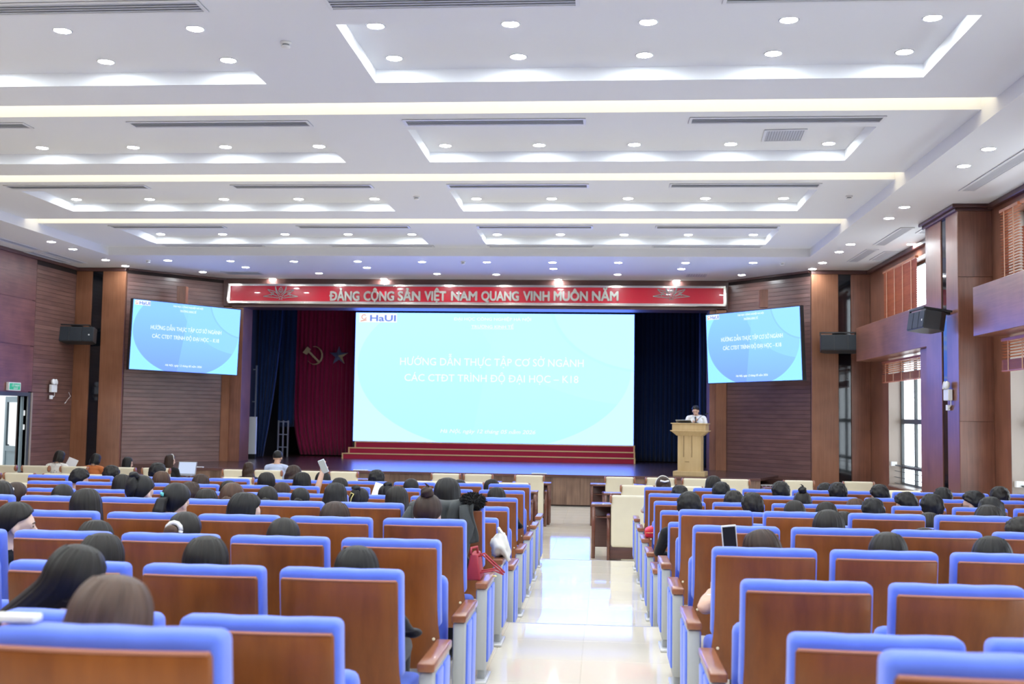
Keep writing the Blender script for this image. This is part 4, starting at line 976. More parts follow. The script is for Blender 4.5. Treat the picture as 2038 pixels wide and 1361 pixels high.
def standing_shape():
    b = MB(); off = Vector((0, 0, .50))
    head_shape(b, (0, .05, 1.60)); cap(b, (0, .0, 1.42), (0, .035, 1.55), .055, .050, 16)
    b.ell((0, .0, .98), (.165, .115, .13)); b.ell((0, .0, 1.12), (.155, .105, .17)); b.ell((0, .0, 1.28), (.185, .115, .17)); b.ell((0, -.005, 1.39), (.17, .08, .06))
    for s in (-1, 1):
        cap(b, (s*.07, 0, 1.43), (s*.185, 0, 1.395), .045, .060)
        if s == 1:   # right hand holds the microphone before the chest
            cap(b, (s*.20, 0, 1.38), (s*.27, .08, 1.14), .056, .044); cap(b, (s*.27, .08, 1.14), (s*.10, .27, 1.25), .041, .029); hand_shape(b, (s*.10, .27, 1.25), (s*.03, .33, 1.33), Vector((-.5, -.3, .8)).normalized(), 1)
        else:
            cap(b, (s*.20, 0, 1.38), (s*.26, .08, 1.13), .056, .044); cap(b, (s*.26, .08, 1.13), (s*.17, .33, 1.15), .041, .029); hand_shape(b, (s*.17, .33, 1.15), (s*.14, .44, 1.16), Vector((0, 0, -1)), -s)
        cap(b, (s*.09, 0, .95), (s*.10, .02, .50), .090, .060); cap(b, (s*.10, .02, .50), (s*.10, -.02, .10), .057, .042); cap(b, (s*.10, -.03, .045), (s*.11, .13, .035), .042, .034)
    return b
SHAPES = {'lap': remeshed(seated_shape('lap'), .0085, .20), 'raised': remeshed(seated_shape('raised'), .0085, .24), 'elbow': remeshed(seated_shape('elbow'), .0085, .24), 'stand': remeshed(standing_shape(), .0085, .24)}
def sstep(a, c, x): t = np.clip((x-a)/(c-a), 0, 1); return t*t*(3-2*t)
def rotmat(yaw, pitch, roll): return Matrix.Rotation(yaw, 3, 'Z') @ Matrix.Rotation(-pitch, 3, 'X') @ Matrix.Rotation(roll, 3, 'Y')
def body(kind, yaw, pitch, roll, slump, shirt, sleeve='long', skin='skin', bottoms='cloth_trouser', collar=.0):
    V, F = SHAPES[kind]; V = V.copy(); hc = HC0 if kind != 'stand' else Vector((0, .05, 1.60)); nk = NECK if kind != 'stand' else Vector((0, .02, 1.49))
    V0 = V.copy()
    # material regions from the rest pose
    fc = np.array([V0[list(f)].mean(0) for f in F]); hx = fc-np.array(hc)
    near = (np.abs(hx[:, 0]) < .10) & (np.abs(hx[:, 1]) < .16)
    neckline = nk.z-.028+collar+.25*np.clip(fc[:, 1]-nk.y, -.05, .1)*-1
    mi = np.ones(len(F), int)
    mi[near & (fc[:, 2] > neckline)] = 0
    if kind == 'stand':
        mi[fc[:, 2] < .98] = 2; mi[fc[:, 2] < .075] = 3; arms = (np.abs(fc[:, 0]) > .21) | ((fc[:, 1] > .15) & (fc[:, 2] > 1.0) & (fc[:, 2] < 1.45))
        hands = (fc[:, 1] > .20) & (fc[:, 2] > 1.05) & (fc[:, 2] < 1.45)
        mi[hands] = 0; mi[(np.abs(fc[:, 0]) > .17) & (fc[:, 2] < 1.21) & (fc[:, 2] > 1.05) & (fc[:, 1] > .02)] = 0
    else:
        mi[(fc[:, 2] < .575) & (fc[:, 1] > .22)] = 2; mi[fc[:, 2] < .085] = 3
        mi[(fc[:, 1] > .60) & (fc[:, 2] > .600) & (fc[:, 2] < .75)] = 0
        if kind == 'raised': mi[(fc[:, 0] < -.15) & (fc[:, 2] > 1.06)] = 0
        if kind == 'elbow': mi[(fc[:, 0] < -.13) & (fc[:, 2] > .58) & (fc[:, 1] < .62) & ((fc[:, 2] < .84) | (fc[:, 1] > .40))] = 0
        if sleeve == 'short': mi[(np.abs(fc[:, 0]) > .13) & (fc[:, 2] < .80) & (fc[:, 2] > .60) & (fc[:, 1] > .36)] = 0
    mi[(np.abs(hx[:, 0]) < .022) & (np.abs(hx[:, 2]+.064) < .010) & (hx[:, 1] > .078)] = 5
    # head pose, then the slouch
    Rm = np.array(rotmat(yaw, pitch, roll)); w = sstep(nk.z-.03, nk.z+.06, V[:, 2])*((np.abs(V[:, 0]) < .13) & (V[:, 2] > nk.z-.04)); w = w[:, None]
    if kind in ('raised', 'elbow'): w = w*((V[:, 0] > -.125)[:, None])
    V = V*(1-w)+((V-np.array(nk)) @ Rm.T+np.array(nk))*w
    if slump: V[:, 2] -= slump*sstep(.62, 1.0, V0[:, 2]); V[:, 1] += .25*slump*sstep(.5, .8, V0[:, 2])*(1-sstep(.9, 1.1, V0[:, 2]))
    me = bpy.data.meshes.new('person'); me.from_pydata(V.tolist(), [], F); me.polygons.foreach_set('use_smooth', [True]*len(F)); me.polygons.foreach_set('material_index', mi.tolist())
    for n in (skin, shirt, bottoms, 'shoe', 'eye_dark', 'lip'): me.materials.append(MATS[n])
    me.update()
    _, Hm = head_matrix(hc, nk, yaw, pitch, roll)
    return me, Matrix.Translation((0, 0, -slump)) @ Hm
def head_matrix(hc, nk, yaw, pitch, roll): return nk, Matrix.Translation(nk) @ rotmat(yaw, pitch, roll).to_4x4() @ Matrix.Translation(hc-nk)
# ---- hair -----------------------------------------------------------
def hair_mesh(style, seed, m):
    rnd = random.Random(seed); ph = [rnd.uniform(0, 6.28) for _ in range(8)]
    V = []; F = []; UV = []
    RX, RY, RZ = .086, .105, .106
    C = Vector((0, -.010, .020))
    def grid(fn, nu, nv, wrap=False):
        o = len(V)
        for j in range(nv+1):
            for i in range(nu+1): p, uv = fn(i/nu, j/nv); V.append(p); UV.append(uv)
        for j in range(nv):
            for i in range(nu): a = o+j*(nu+1)+i; F.append((a, a+1, a+nu+2, a+nu+1))
    groove = lambda az, v: .0011*math.sin(az*17+ph[0]+2*math.sin(az*3+ph[1]))+.0009*math.sin(az*31+ph[2]+v*3)
    thick = dict(short=.012, crop=.004, bun=.004, top=.006, pony=.004, claw=.006).get(style, .009)
    def pmax(az):
        a = abs(math.degrees(az)); back = dict(short=127, crop=116, bun=156, top=124, pony=156, claw=156).get(style, 140)
        pts = [(0, back), (45, back-4), (68, min(back-6, 124)), (86, 98 if style in ('short', 'crop') else 103), (100, 86), (125, 74), (150, 58), (180, 52)]
        if style == 'short': pts[-2:] = [(150, 66), (180, 64)]
        for (a0, p0), (a1, p1) in zip(pts, pts[1:]):
            if a <= a1: t = (a-a0)/(a1-a0); return R(p0+(p1-p0)*t)
        return R(52)
    def capf(u, v):
        az = (u-.5)*2*math.pi; pm = pmax(az); pol = pm*v
        t = thick*(1 if v < .93 else max(-.3, 1-(v-.93)/.07*1.3))+groove(az, v)*min(1, v*2.2)
        if style == 'short':
            t += (.009*mnoise.noise(Vector((math.sin(az)*3.2+seed, math.cos(az)*3.2, pol*4.2)))+.006*mnoise.noise(Vector((math.sin(az)*9+seed, math.cos(az)*9, pol*6))))*min(1, v*3)+.006*(1-v)
        sp_ = math.sin(pol)**(.84 if pol < math.pi/2 else 1); sx, cy = sp_*math.sin(az), -sp_*math.cos(az)
        flat = .007*max(0, math.cos(pol))
        return (C+Vector(((RX+t)*sx, (RY+t)*cy, (RZ+t)*math.cos(pol)-flat*0)), (u, v))
    grid(capf, 72, 18)
    def curtain(L, wid, front=108, flare=1.0, taper=.25, inner=0):
        # falls from the crown around sides and back
        def fn(u, v):
            az = R(-front+2*front*u); t = thick+.003+groove(az, v)*1.5-inner
            if v < .40: pol = R(30)+(R(92)-R(30))*v/.40; z = (RZ+t)*math.cos(pol); s = math.sin(pol)**.84; hang = 0
            else:
                hang = (v-.40)/.60; s = 1; z = (RZ+t)*math.cos(R(92))-hang*(L*(1-.10*abs(math.sin(az*4+ph[3]))*hang-.06*abs(math.sin(az*13+ph[4]))*hang))
            x = (RX+t)*s*math.sin(az); y = -(RY+t)*s*math.cos(az)
            if hang:
                bow = math.sin(min(1, hang*1.6)*math.pi)*.005
                x = x*(1+wid*hang-taper*max(0, hang-.55))+math.copysign(bow, x)*abs(math.sin(az)); y = y*(1-.18*hang)+(-.012*hang)
                if style == 'wavy': x += .010*math.sin(hang*13+az*2+ph[5]); y += .010*math.sin(hang*15+az*3+ph[6])
            return (C+Vector((x, y, z)), (u, v))
        grid(fn, 56, 22)
    L = None
    if style == 'long': L = .36; curtain(L, .06); curtain(L*.96, .02, 100, inner=.016)
    elif style == 'wavy': L = .30; curtain(L, .22); curtain(L*.95, .14, 100, inner=.018)
    elif style == 'bob': L = .15; curtain(L, .16, 112, taper=.55); curtain(L*.95, .08, 104, taper=.6, inner=.016)
    elif style == 'sweep':                                            # long hair falling to one side
        L = .42; o0 = len(V); curtain(L, .02); curtain(L*.96, 0, 100, inner=.016)
        for i in range(o0, len(V)):
            p = V[i]; h = max(0, -(p.z)/.42); V[i] = p+Vector((-.30*h**1.15, .03*h, .10*h))
    def blob(c, r, tw, nu=28, nv=16, rot=None):
        def fn(u, v):
            a = 2*math.pi*u; p = math.pi*v; k = 1+.07*math.sin(a*3+p*tw+ph[2])+.04*math.sin(a*7+p*tw*1.6+ph[3])
            q = Vector((r[0]*k*math.sin(p)*math.cos(a), r[1]*k*math.sin(p)*math.sin(a), r[2]*k*math.cos(p)))
            return (Vector(c)+(rot @ q if rot else q), (u*.4, v*.5))
        grid(fn, nu, nv)
    def tail(pts, rad, nu=18):
        n = len(pts)
        def fn(u, v):
            t = v*(n-1); i = min(n-2, int(t)); f = t-i; p = Vector(pts[i]).lerp(Vector(pts[i+1]), f); r = rad[i]+(rad[i+1]-rad[i])*f; a = 2*math.pi*u
            k = 1+.10*math.sin(a*5+ph[1])+.05*math.sin(a*9+v*6+ph[2]); return (p+Vector((r*k*math.cos(a), r*k*math.sin(a)*.75, 0)), (u*.5, v))
        grid(fn, nu, (n-1)*5)
    if style == 'bun': blob((0, -.125, -.015), (.045, .032, .040), 6)
    if style == 'top': blob((0, -.070, .130), (.042, .042, .040), 6); tail([(0, -.07, .15), (.005, -.08, .175), (-.012, -.085, .19), (-.03, -.08, .185)], [.014, .010, .006, .001], 8)
    if style == 'pony': tail([(0, -.105, .02), (0, -.150, .0), (0, -.165, -.08), (0, -.150, -.18), (0, -.135, -.28)], [.022, .036, .040, .030, .006])
    if style == 'claw': blob((0, -.115, .03), (.050, .034, .085), 5); blob((.0, -.105, .115), (.045, .030, .030), 4)
    me = bpy.data.meshes.new('hair'); me.from_pydata([tuple(p) for p in V], [], F); uvl = me.uv_layers.new(name='UVMap')
    for l in me.loops: uvl.data[l.index].uv = UV[l.vertex_index]
    me.polygons.foreach_set('use_smooth', [True]*len(F)); me.materials.append(MATS[m]); me.update(); return me
def face_parts(o, Hm):
    for s in (-1, 1):
        b = MB(); b.ell((s*.031, .0845, .003), (.0125, .005, .0048), 10, 6); e = b.build('eye', 'eye_dark', o, smooth=True); e.matrix_local = Hm
        b = MB(); b.tube([(s*.016, .092, .019), (s*.032, .090, .024), (s*.048, .078, .020)], [.002, .0035, .0015], 6); e = b.build('eyebrow', 'brow', o, smooth=True); e.matrix_local = Hm
def accessory(kind, hair):
    b = MB()
    if kind == 'teal': b.tube([(-.045, -.118, .045), (-.025, -.128, .035), (-.01, -.134, .02)], [.004, .013, .005], 8); b.build('hair_clip', 'clip_teal', hair, smooth=True)
    if kind == 'white': b.tube([(-.05, -.105, .07), (0, -.130, .055), (.05, -.105, .07)], .012, 8); b.build('hair_clip', 'clip_white', hair, smooth=True)
    if kind == 'scrunch':
        b.tube([(-.018+.040*math.cos(a), -.118, .030+.040*math.sin(a)) for a in [R(30*i) for i in range(13)]], .013, 8); b.build('scrunchie', 'clip_white', hair, smooth=True)
        b = MB(); b.ell((-.024, -.142, .022), (.040, .026, .036), 16, 10); b.build('hair_knot', 'hair_brown', hair, smooth=True)
    if kind == 'whiteband': b.tube([(-.060, -.10, -.03), (-.03, -.150, -.01), (.03, -.150, -.01), (.055, -.12, -.03)], .013, 8); b.build('hair_tie', 'clip_white', hair, smooth=True)
    if kind == 'pink': b.tube([(.05, -.125, -.05), (.085, -.12, -.03), (.095, -.10, -.06), (.06, -.12, -.08), (.05, -.125, -.05)], .016, 8); b.build('scrunchie', 'scrunchie_pink', hair, smooth=True)
    if kind == 'yellow': b.tube([(-.05, -.13, .03), (-.03, -.15, .07), (.0, -.155, .06), (-.02, -.155, .02), (-.03, -.15, -.03)], .006, 6); b.build('hair_clip', 'clip_yellow', hair, smooth=True)
    if kind == 'band':
        b.tube([(.094*math.sin(a), .02, .020+.122*math.cos(a)) for a in [R(-85+17*i) for i in range(11)]], .007, 6); b.build('hairband', 'clip_white', hair, smooth=True)
    if kind == 'mask':
        b.ell((0, .086, -.058), (.043, .036, .036), 20, 12); b.build('face_mask', 'paper', hair, smooth=True)
    if kind == 'glasses':
        for s in (-1, 1): b.tube([(s*.032+.022*math.cos(a), .098, .0+.017*math.sin(a)) for a in [R(30*i) for i in range(13)]], .0022, 6)
        for s in (-1, 1): b.tube([(s*.054, .097, .004), (s*.078, .02, .002)], .002, 6)
        b.tube([(-.011, .100, .004), (.011, .100, .004)], .002, 6); b.build('glasses', 'black_plastic', hair)
HD = dict(long='long straight hair', wavy='wavy shoulder-length hair', bob='chin-length bob', sweep='side-swept long hair', short='short hair', crop='close-cropped hair', bun='low bun', top='high top bun', pony='ponytail', claw='clipped-up hair')
CD = dict(hair_black='black', hair_dark='dark', hair_brown='brown', hair_chestnut='chestnut', hair_ash='light brown')
HN = [0]
def seat_person(side, Y, px, pytop, style, hm, yaw=0, pitch=0, roll=0, shirt='cloth_black', acc=(), kind='lap', sleeve='long', skin='skin', row=0, label=None, floor=None, dz=0):
    """px, pytop: where the crown of the head shows in the photograph; distance comes from the row of seats"""
    fz = tier(Y) if floor is None else floor
    HN[0] += 1
    hme = hair_mesh(style, HN[0], hm); _, Hm0 = head_matrix(HC0, NECK, yaw, pitch, roll)
    q = max((Hm0 @ hme.vertices[i].co for i in range(73*19)), key=lambda v: v.z)          # crown of the head in the rest pose
    s = (1.0 if style not in ('short', 'crop') else 1.03) if floor is None else .90
    P_ = PY(px, pytop, Y+q.y*s); need = P_.z-fz
    if q.z*s < need: s = min(1.12, need/q.z)
    drop = max(0, q.z*s-need)/s                                                            # slides down in the seat
    me, Hm = body(kind, yaw, pitch, roll, drop, shirt, sleeve, skin)
    o = link('person', me, None, (P_.x-q.x*s, Y, fz), (0, 0, 0), (s, s, s))
    hair = link('hair', hme, o); hair.matrix_local = Hm
    if abs(yaw) > R(27): face_parts(o, Hm)
    for a in acc: accessory(a, hair)
    tag(o, label or 'person with %s, %s' % (CD[hm]+' '+HD[style], row), 'person', 'audience')
    return o
PEOPLE = [
# side, row index (or Y), px, top y, style, hair, yaw, pitch, roll, shirt, acc, kind
('L',0,213,1143,'bob','hair_ash',-6,8,8,'cloth_beige',(),'lap'),
('L',1,150,1082,'sweep','hair_dark',-15,10,12,'cloth_charcoal',(),'lap'),
('L',2,711,1085,'long','hair_black',0,0,0,'cloth_black',(),'lap'),
('L',2,200,1060,'long','hair_dark',0,5,0,'cloth_white',(),'lap'),
('L',2,412,1065,'long','hair_dark',0,0,0,'cloth_navy',(),'lap'),
('L',3,190,1034,'long','hair_dark',0,8,0,'cloth_black',(),'lap'),
('L',3,366,1018,'bun','hair_dark',0,5,0,'cloth_white',('scrunch',),'lap'),
('L',3,562,1030,'bun','hair_dark',0,12,0,'cloth_charcoal',(),'lap'),
('L',3,27,998,'pony','hair_dark',-62,5,0,'cloth_black',('mask',),'lap'),
('L',4,172,971,'long','hair_dark',0,6,-6,'cloth_black',(),'lap'),
('L',4,349,960,'pony','hair_black',-14,14,0,'cloth_white',('teal',),'lap'),
('L',4,487,979,'long','hair_black',-50,8,0,'cloth_black',(),'lap'),
('L',4,667,997,'long','hair_chestnut',0,0,0,'cloth_beige',(),'lap'),
('L',4,849,982,'top','hair_chestnut',0,10,0,'cloth_charcoal',(),'lap'),
('L',5,281,945,'claw','hair_black',-20,10,0,'cloth_black',('teal',),'lap'),
('L',6,410,972,'long','hair_dark',0,5,0,'cloth_grey',(),'lap'),
('L',5,461,960,'bun','hair_brown',0,5,0,'cloth_white',(),'lap'),
('L',6,533,967,'bun','hair_dark',10,8,0,'cloth_black',('pink',),'lap'),
('L',7,598,970,'bun','hair_black',5,8,0,'cloth_black',(),'lap'),
('L',5,2,956,'long','hair_dark',0,0,0,'cloth_black',(),'lap'),
('L',6,30,959,'pony','hair_chestnut',-8,5,0,'cloth_beige',('white',),'lap'),
('L',7,716,970,'claw','hair_black',-10,8,0,'cloth_charcoal',('yellow',),'lap'),
('L',6,790,967,'long','hair_dark',15,10,0,'cloth_black',(),'lap'),
('L',5,890,950,'long','hair_black',-8,6,-3,'cloth_navy',(),'lap'),
('L',6,124,963,'bun','hair_dark',0,12,0,'cloth_black',(),'lap'),
('L',7,376,958,'short','hair_chestnut',-20,5,0,'cloth_white',(),'lap'),
('L',8,560,959,'bun','hair_chestnut',-14,8,0,'cloth_navy',('whiteband',),'lap'),
('L',6,667,960,'bob','hair_black',0,14,0,'cloth_black',(),'lap'),
('L',8,243,943,'long','hair_dark',0,8,0,'cloth_black',(),'lap'),
('L',8,455,956,'long','hair_dark',0,6,0,'cloth_white',(),'lap'),
('L',8,771,964,'claw','hair_black',20,14,0,'cloth_white',(),'lap'),
('L',8,988,969,'bob','hair_dark',0,5,0,'cloth_black',(),'lap'),
('L',9,158,931,'short','hair_black',-28,12,0,'cloth_white',(),'lap'),
('L',9,322,937,'long','hair_brown',0,2,0,'cloth_white',(),'lap'),
('L',9,400,943,'bob','hair_chestnut',-10,10,0,'cloth_beige',(),'lap'),
('L',9,531,939,'long','hair_dark',0,0,0,'cloth_black',(),'lap'),
('L',9,601,939,'bob','hair_black',-10,4,0,'cloth_black',(),'lap'),
('L',9,676,950,'bob','hair_dark',0,10,0,'cloth_white',(),'raised'),
('L',9,818,952,'bun','hair_black',8,6,0,'cloth_black',('pink',),'lap'),
('L',10,221,925,'short','hair_dark',-10,14,0,'cloth_black',(),'lap'),
('L',10,310,920,'short','hair_black',-10,6,0,'cloth_charcoal',(),'lap'),
('L',10,584,925,'wavy','hair_chestnut',10,14,0,'cloth_black',(),'lap'),
('L',10,642,938,'long','hair_black',0,4,0,'cloth_black',(),'lap'),
('L',10,749,934,'short','hair_black',0,4,0,'cloth_black',(),'lap'),
('L',10,913,954,'bob','hair_dark',6,4,0,'cloth_black',(),'lap'),
('L',10,980,953,'bob','hair_black',35,12,0,'cloth_white',(),'lap'),
('R',3,1515,1052,'bob','hair_chestnut',10,16,-10,'cloth_white',(),'elbow'),
('R',3,1766,1058,'long','hair_dark',0,0,0,'cloth_denim',(),'lap'),
('R',3,1971,1066,'long','hair_black',0,0,0,'cloth_denim',(),'lap'),
('R',4,1651,1014,'long','hair_dark',0,4,0,'cloth_black',(),'lap'),
('R',4,1843,1050,'bob','hair_dark',0,10,0,'cloth_black',(),'lap'),
('R',4,2034,1027,'short','hair_dark',30,8,0,'cloth_white',(),'lap'),
('R',6,1680,1017,'bob','hair_dark',0,5,0,'cloth_black',(),'lap'),
('R',5,1967,1004,'long','hair_dark',0,2,0,'cloth_white',(),'lap'),
('R',6,1850,1019,'long','hair_dark',0,2,0,'cloth_black',(),'lap'),
('R',6,1371,977,'short','hair_black',0,6,0,'cloth_black',(),'lap'),
('R',7,1496,979,'short','hair_dark',0,2,0,'cloth_grey',(),'lap'),
('R',6,1581,995,'bun','hair_dark',0,10,0,'cloth_black',(),'lap'),
('R',7,1645,998,'long','hair_dark',0,8,0,'cloth_black',(),'lap'),
('R',7,1737,990,'short','hair_black',4,10,0,'cloth_white',(),'lap'),
('R',7,1856,982,'short','hair_black',0,4,0,'cloth_white',(),'lap'),
('R',6,1975,988,'short','hair_black',0,12,0,'cloth_white',(),'lap'),
('R',8,1459,975,'short','hair_dark',-8,8,0,'cloth_white',(),'lap'),
('R',8,1597,977,'top','hair_dark',-10,14,0,'cloth_black',(),'lap'),
('R',8,1702,991,'bob','hair_brown',0,16,0,'cloth_beige',(),'lap'),
('R',8,1808,978,'short','hair_black',35,14,0,'cloth_white',(),'lap'),
('R',8,1943,976,'short','hair_black',58,6,0,'cloth_white',('glasses',),'lap'),
('R',9,1357,965,'short','hair_black',10,6,0,'cloth_white',(),'lap'),
('R',9,1436,958,'short','hair_black',-8,10,0,'cloth_black',(),'lap'),
('R',9,1552,957,'short','hair_black',0,4,0,'cloth_black',(),'lap'),
('R',9,1666,959,'short','hair_black',0,4,0,'cloth_black',(),'lap'),
('R',9,1753,963,'short','hair_black',20,10,0,'cloth_black',(),'lap'),
('R',9,1877,969,'short','hair_black',0,8,0,'cloth_black',(),'lap'),
('R',9,1990,967,'short','hair_dark',0,6,0,'cloth_black',(),'lap'),
('R',10,1320,948,'bun','hair_chestnut',6,8,0,'cloth_white',('white','band'),'lap'),
('R',10,1420,946,'bob','hair_dark',0,8,0,'cloth_black',(),'lap'),
('R',10,1642,960,'short','hair_black',0,6,0,'cloth_black',(),'lap'),
]
cnt = {}
order = sorted(PEOPLE, key=lambda q: (q[0], q[1], abs(q[2]-1130)))
for side, ri, px, pt, style, hm, yaw, pitch, roll, shirt, acc, kind in order:
    Y = ROWS[ri]; k = cnt.get((side, ri), 0); cnt[(side, ri)] = k+1
    x = ray(px, pt)[0]*(Y+.33)
    seat = min(range(14), key=lambda q: abs(seat_x(side, Y, q)-x)); OCC.add((side, ri, seat))
    who = '%s row %s of aisle, %s from aisle' % (ORD[ri], 'left' if side == 'L' else 'right', ORD[k])
    o = seat_person(side, Y, px, pt, style, hm, R(yaw), R(pitch), R(roll), shirt, acc, kind, 'short' if shirt == 'cloth_white' else 'long', 'skin_pale' if style in ('long', 'pony', 'top', 'claw', 'sweep') else 'skin', who)
    if kind == 'raised': RAISER = o
    if kind == 'elbow': ELBOW = o
FRONT = [(119,896,'bob','hair_dark',-20,18,0,'cloth_floral',(),'seated person with dark bob in white floral blouse holding paper'),
 (191,902,'bob','hair_black',-14,24,0,'cloth_orange',(),'seated person with black bob in orange-brown top'),
 (254,909,'long','hair_black',-40,8,0,'cloth_floral',(),'seated person with long black hair in white patterned blouse'),
 (338,904,'long','hair_chestnut',-40,6,0,'cloth_black',('band',),'seated person with hairband in black suit beside an open laptop'),
 (552,896,'crop','hair_black',0,8,0,'cloth_lightblue',(),'seated person with cropped hair in light blue shirt before the stage'),
 (495,919,'wavy','hair_chestnut',-6,6,0,'cloth_navy',(),'seated person with wavy brown hair in dark coat before the stage')]
for px, pt, style, hm, yaw, pitch, roll, shirt, acc, lab in FRONT:
    Yf = 19.9 if px != 495 else 17.6
    seat_person('L', Yf-.05, px, pt, style, hm, R(yaw), R(pitch), 0, shirt, acc, 'lap', 'long', 'skin', '', lab, 0)
# the speaker behind the lectern
me, Hm = body('stand', R(-16), R(26), 0, 0, 'cloth_white', 'short', 'skin')
sp = PY(1387, 806, 25.75); ss = (sp.z-ZS)/1.715
spk = link('person', me, None, (sp.x-.02, 25.70, ZS), (0, 0, math.pi), (ss, ss, ss)); hair = link('hair', hair_mesh('crop', 99, 'hair_black'), spk); hair.matrix_local = Hm; face_parts(spk, Hm)
tag(spk, 'standing speaker in white short-sleeved shirt bending over the lectern', 'person')
b = MB(); b.tube([(.10, .10, 1.46), (.05, .118, 1.36), (.0, .125, 1.24), (-.05, .118, 1.36), (-.10, .10, 1.46)], .006, 6); b.build('lanyard', 'cloth_lightblue', spk)
hp = spk.matrix_basis @ Vector((.045, .345, 1.34))
mk = thing('handheld_microphone', 'black handheld microphone held by the speaker', 'microphone', hp); mk.rotation_euler = (R(-20), 0, 0)
b = MB(); b.tube([(0, 0, -.11), (0, 0, .04)], [.010, .014], 10); b.build('handle', 'black_plastic', mk, smooth=True)
b = MB(); b.ell((0, 0, .062), (.024, .024, .027), 14, 10); b.build('head', 'dark_plastic', mk, smooth=True)
make_chairs()
# ================================================================== LOOSE THINGS
def phone(M4, label, lit):
    t = thing('smartphone', label, 'phone'); t.matrix_world = M4
    rb = rbox_me('case', 'phone_case', -.040, .040, -.006, .006, -.082, .082, .005, 2, cuts=(1, 1, 1)); link('case', rb, t)
    bx('screen', -.034, .034, -.0075, -.006, -.074, .074, 'phone_screen_lit' if lit else 'phone_screen_dark', t)
    return t
s = RAISER.scale[0]; p = RAISER.matrix_basis @ Vector((-.165, .48, 1.45))
p = PY(643.5, 928, RAISER.location.y+.46)
phone(Matrix.Translation(p) @ Matrix.Rotation(R(-22), 4, 'Y') @ Matrix.Rotation(R(8), 4, 'X'), 'smartphone in white case held up over the crowd on the left', True)
p = PY(1452, 1074, ELBOW.location.y+.50)
phone(Matrix.Translation(p) @ Matrix.Rotation(R(-6), 4, 'Y') @ Matrix.Rotation(R(12), 4, 'X'), 'smartphone in pale case seen above the right block seats', False)
# dark coat with fur hood draped over the aisle seat in the sixth row
Yc = ROWS[5]; cx0 = seat_x('L', Yc, 0)
ct = thing('draped_coat', 'black coat with fur hood draped over the aisle seat back', 'coat', (cx0, Yc, tier(Yc)))
b = MB(); vs = []; nx, nz = 26, 18
for j in range(nz+1):
    v = j/nz
    for i in range(nx+1):
        u = i/nx; x = -.29+.50*u; fold = .018*math.sin(u*23+v*3)+.012*math.sin(u*41+1)
        if v < .25: t_ = v/.25; y = .16-.20*t_; z = 1.008+.016*math.sin(t_*math.pi)+.010*math.sin(u*9)-.03*(1-min(1, u*5))
        else: t_ = (v-.25)/.75; y = -.045-.012*t_+fold*.8; z = 1.005-.03*(1-min(1, u*5))-t_*(.26+.16*math.sin(u*math.pi*.9+.6)+.05*math.sin(u*7))
        vs.append((x+.02*math.sin(v*5+u*3), y+fold*.4, z))
fs = [(j*(nx+1)+i, j*(nx+1)+i+1, (j+1)*(nx+1)+i+1, (j+1)*(nx+1)+i) for j in range(nz) for i in range(nx)]
b.add(vs, fs); o = b.build('coat_body', 'cloth_charcoal', ct, smooth=True); md = o.modifiers.new('s', 'SOLIDIFY'); md.thickness = .014
b = MB(); b.tube([(-.25, .0, .97), (-.29, -.05, .88), (-.30, -.05, .76), (-.29, -.06, .68)], [.035, .045, .045, .04], 12); b.build('sleeve', 'cloth_charcoal', ct, smooth=True)
b = MB(); b.tube([(.12, -.04, 1.0), (.15, -.075, .86), (.11, -.08, .68), (.07, -.07, .54)], [.04, .05, .05, .04], 12); b.build('sleeve', 'cloth_charcoal', ct, smooth=True)
rnd = random.Random(5); fu = MB()
for i in range(900):
    a = rnd.uniform(0, 6.28); c = rnd.uniform(-1, 1); r = math.sqrt(1-c*c); d = Vector((r*math.cos(a), r*math.sin(a), c)); p0 = Vector((.175, .01, 1.03))+Vector((d.x*.078, d.y*.065, d.z*.048)); e = d+Vector((rnd.uniform(-.6, .6), rnd.uniform(-.6, .6), rnd.uniform(-.6, .3)))
    fu.tube([p0, p0+e*.018], [.006, .001], 4, cap=False)
fu.ell((.175, .01, 1.03), (.082, .07, .052), 14, 10); fu.build('fur_hood', 'fur_black', ct)
b = MB(); b.lathe([(.010, 0), (.010, .004)], 10); b.build('button', 'screw_cap', ct, loc=(.09, -.075, .80), rot=(R(90), 0, 0))
# red handbag on the fifth-row aisle armrest
Yb = ROWS[4]; ax = seat_x('L', Yb, 0)+.345
bg_ = thing('handbag', 'red leather handbag with long straps on a left aisle armrest', 'bag', (ax-.055, Yb+.32, tier(Yb)+.612)); bg_.scale = (.8, .8, .8)
b = MB(); b.add([(-.07,-.13,0),(.05,-.13,0),(.05,.15,0),(-.07,.15,0),(-.035,-.11,.20),(.02,-.11,.20),(.02,.13,.20),(-.035,.13,.20)], [(0,3,2,1),(4,5,6,7),(0,1,5,4),(1,2,6,5),(2,3,7,6),(3,0,4,7)]); b.build('bag_body', 'bag_red', bg_, bevel=.012, seg=3, weld=True, smooth=True)
for dy in (-.05, .06):
    b = MB(); b.tube([(.0, dy, .17), (.06, dy-.02, .19), (.14, dy-.03, .12), (.21, dy-.03, .06), (.225, dy-.03, .045), (.15, dy-.035, .075), (.06, dy-.04, .06), (.02, dy-.04, .05)], .007, 8); b.build('strap', 'bag_red', bg_, smooth=True)
b = MB(); b.tube([(-.03, -.115, .20), (-.03, -.09, .245), (.01, -.05, .25), (.015, -.02, .20)], .010, 8); b.build('handle', 'bag_red', bg_, smooth=True)
b = MB(); b.lathe([(.016, 0), (.02, .008), (.008, .014)], 10); b.build('charm', 'clip_yellow', bg_, loc=(.15, -.04, .02))
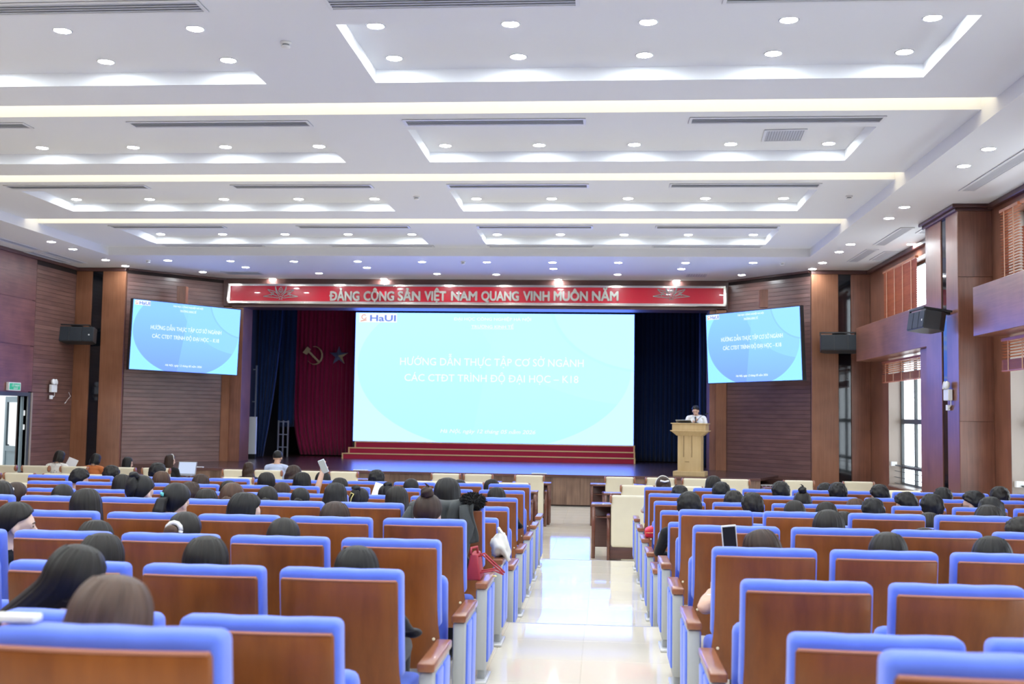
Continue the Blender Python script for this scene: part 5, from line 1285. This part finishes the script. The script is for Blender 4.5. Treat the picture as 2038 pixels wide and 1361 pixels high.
# second red strap behind the seat of the same row
# cream cloth bag over the sixth-row armrest
Yw = ROWS[5]; aw = seat_x('L', Yw, 0)+.345
w = thing('cloth_bag', 'crumpled cream cloth bag lying over a left aisle armrest', 'bag', (aw, Yw+.34, tier(Yw)+.613)); w.scale = (.76, .76, .76)
b = MB(); rnd = random.Random(2); vs = []; nu, nv = 28, 14
for j in range(nv+1):
    for i in range(nu):
        a = 2*math.pi*i/nu; p_ = math.pi*j/nv; d = Vector((math.sin(p_)*math.cos(a), math.sin(p_)*math.sin(a), math.cos(p_)))
        k = 1+.34*mnoise.noise(d*1.7+Vector((3, 1, 0)))+.22*mnoise.noise(d*4.5)+.08*mnoise.noise(d*10)
        z = d.z*.12*k+.10; x = d.x*.10*k; 
        if d.x > .3: z -= .10*(d.x-.3)
        vs.append((x, d.y*.17*k, z if abs(x) < .05 else z-.05*(abs(x)-.05)/.06))
fs = [(j*nu+i, (j+1)*nu+i, (j+1)*nu+(i+1) % nu, j*nu+(i+1) % nu) for j in range(nv) for i in range(nu)]
vs = [(x, y, max(.0, z) if abs(x) < .045 else z) for x, y, z in vs]
b.add(vs, fs); b.build('bag_body', 'cloth_cream', w, smooth=True)
b = MB(); b.tube([(-.01, .02, .18), (-.03, .0, .25), (-.02, -.02, .27), (.02, -.04, .22), (.06, -.06, .14)], [.012, .016, .016, .016, .012], 8, sy=.35); b.build('strap', 'cloth_cream', w, smooth=True)
# small cloths and bags at the right
Yr = ROWS[8]; t = thing('red_pouch', 'bright red pouch beside a right aisle seat', 'pouch', (seat_x('R', Yr, 0)-.27, Yr+.34, tier(Yr)+.612))
o = link('pouch_body', rbox_me('pouch_body', 'bag_red', -.06, .10, -.12, .12, 0, .15, .03, 3, cuts=(2, 2, 2), fn=lambda x, y, z: (x, y, z*(.55+2.6*(x+.06)))), t)
o.data.materials[0] = mat('pouch_red', (.62, .01, .03), .5); link('zip', rbox_me('zip', 'gold_metal', -.055, .09, -.125, -.12, .05, .056, .001, 1, cuts=(1, 1, 1)), t)
# papers, laptop in front, white paper in the crowd
p = PY(141, 925, 20.55); t = tag(bx('paper_sheet', -.10, .10, -.002, .002, -.13, .13, 'paper'), 'white sheet of paper held by the person in floral blouse', 'paper'); t.location = p; t.rotation_euler = (R(-15), R(20), 0)
p = PY(757, 988, ROWS[8]+.75); t = tag(bx('paper_sheet', -.10, .10, -.002, .002, -.14, .14, 'paper'), 'white paper held up among the left block audience', 'paper'); t.location = p; t.rotation_euler = (R(-20), R(14), 0)
lx = PY(366, 945, 20.45); lp = thing('laptop', 'open laptop with pale lit lid on the front desk at left', 'laptop', (lx.x, 20.45, .757))
bx('keyboard_deck', -.17, .17, -.10, .12, 0, .016, 'laptop_grey', lp, bevel=.004); b = MB(); b.box(-.18, .18, -.006, .006, 0, .25); b.build('lid', 'laptop_grey', lp, loc=(0, .12, .016), rot=(R(-18), 0, R(0)))
m_ = emis('laptop_glow', (.62, .72, .95), 1.0); b = MB(); b.box(-.165, .165, -.009, -.006, .012, .238); b.build('screen', 'laptop_glow', lp, loc=(0, .12, .016), rot=(R(-18), 0, 0))
# white sleeve cushion / tissue on the nearest left seat edge
p = PY(18, 1258, 2.32); t = tag(bx('folded_paper', -.06, .06, -.02, .02, -.008, .008, 'paper', bevel=.004), 'small folded white paper on the nearest left seat back', 'paper'); t.location = (p.x, 2.33, T3+1.004+.008)
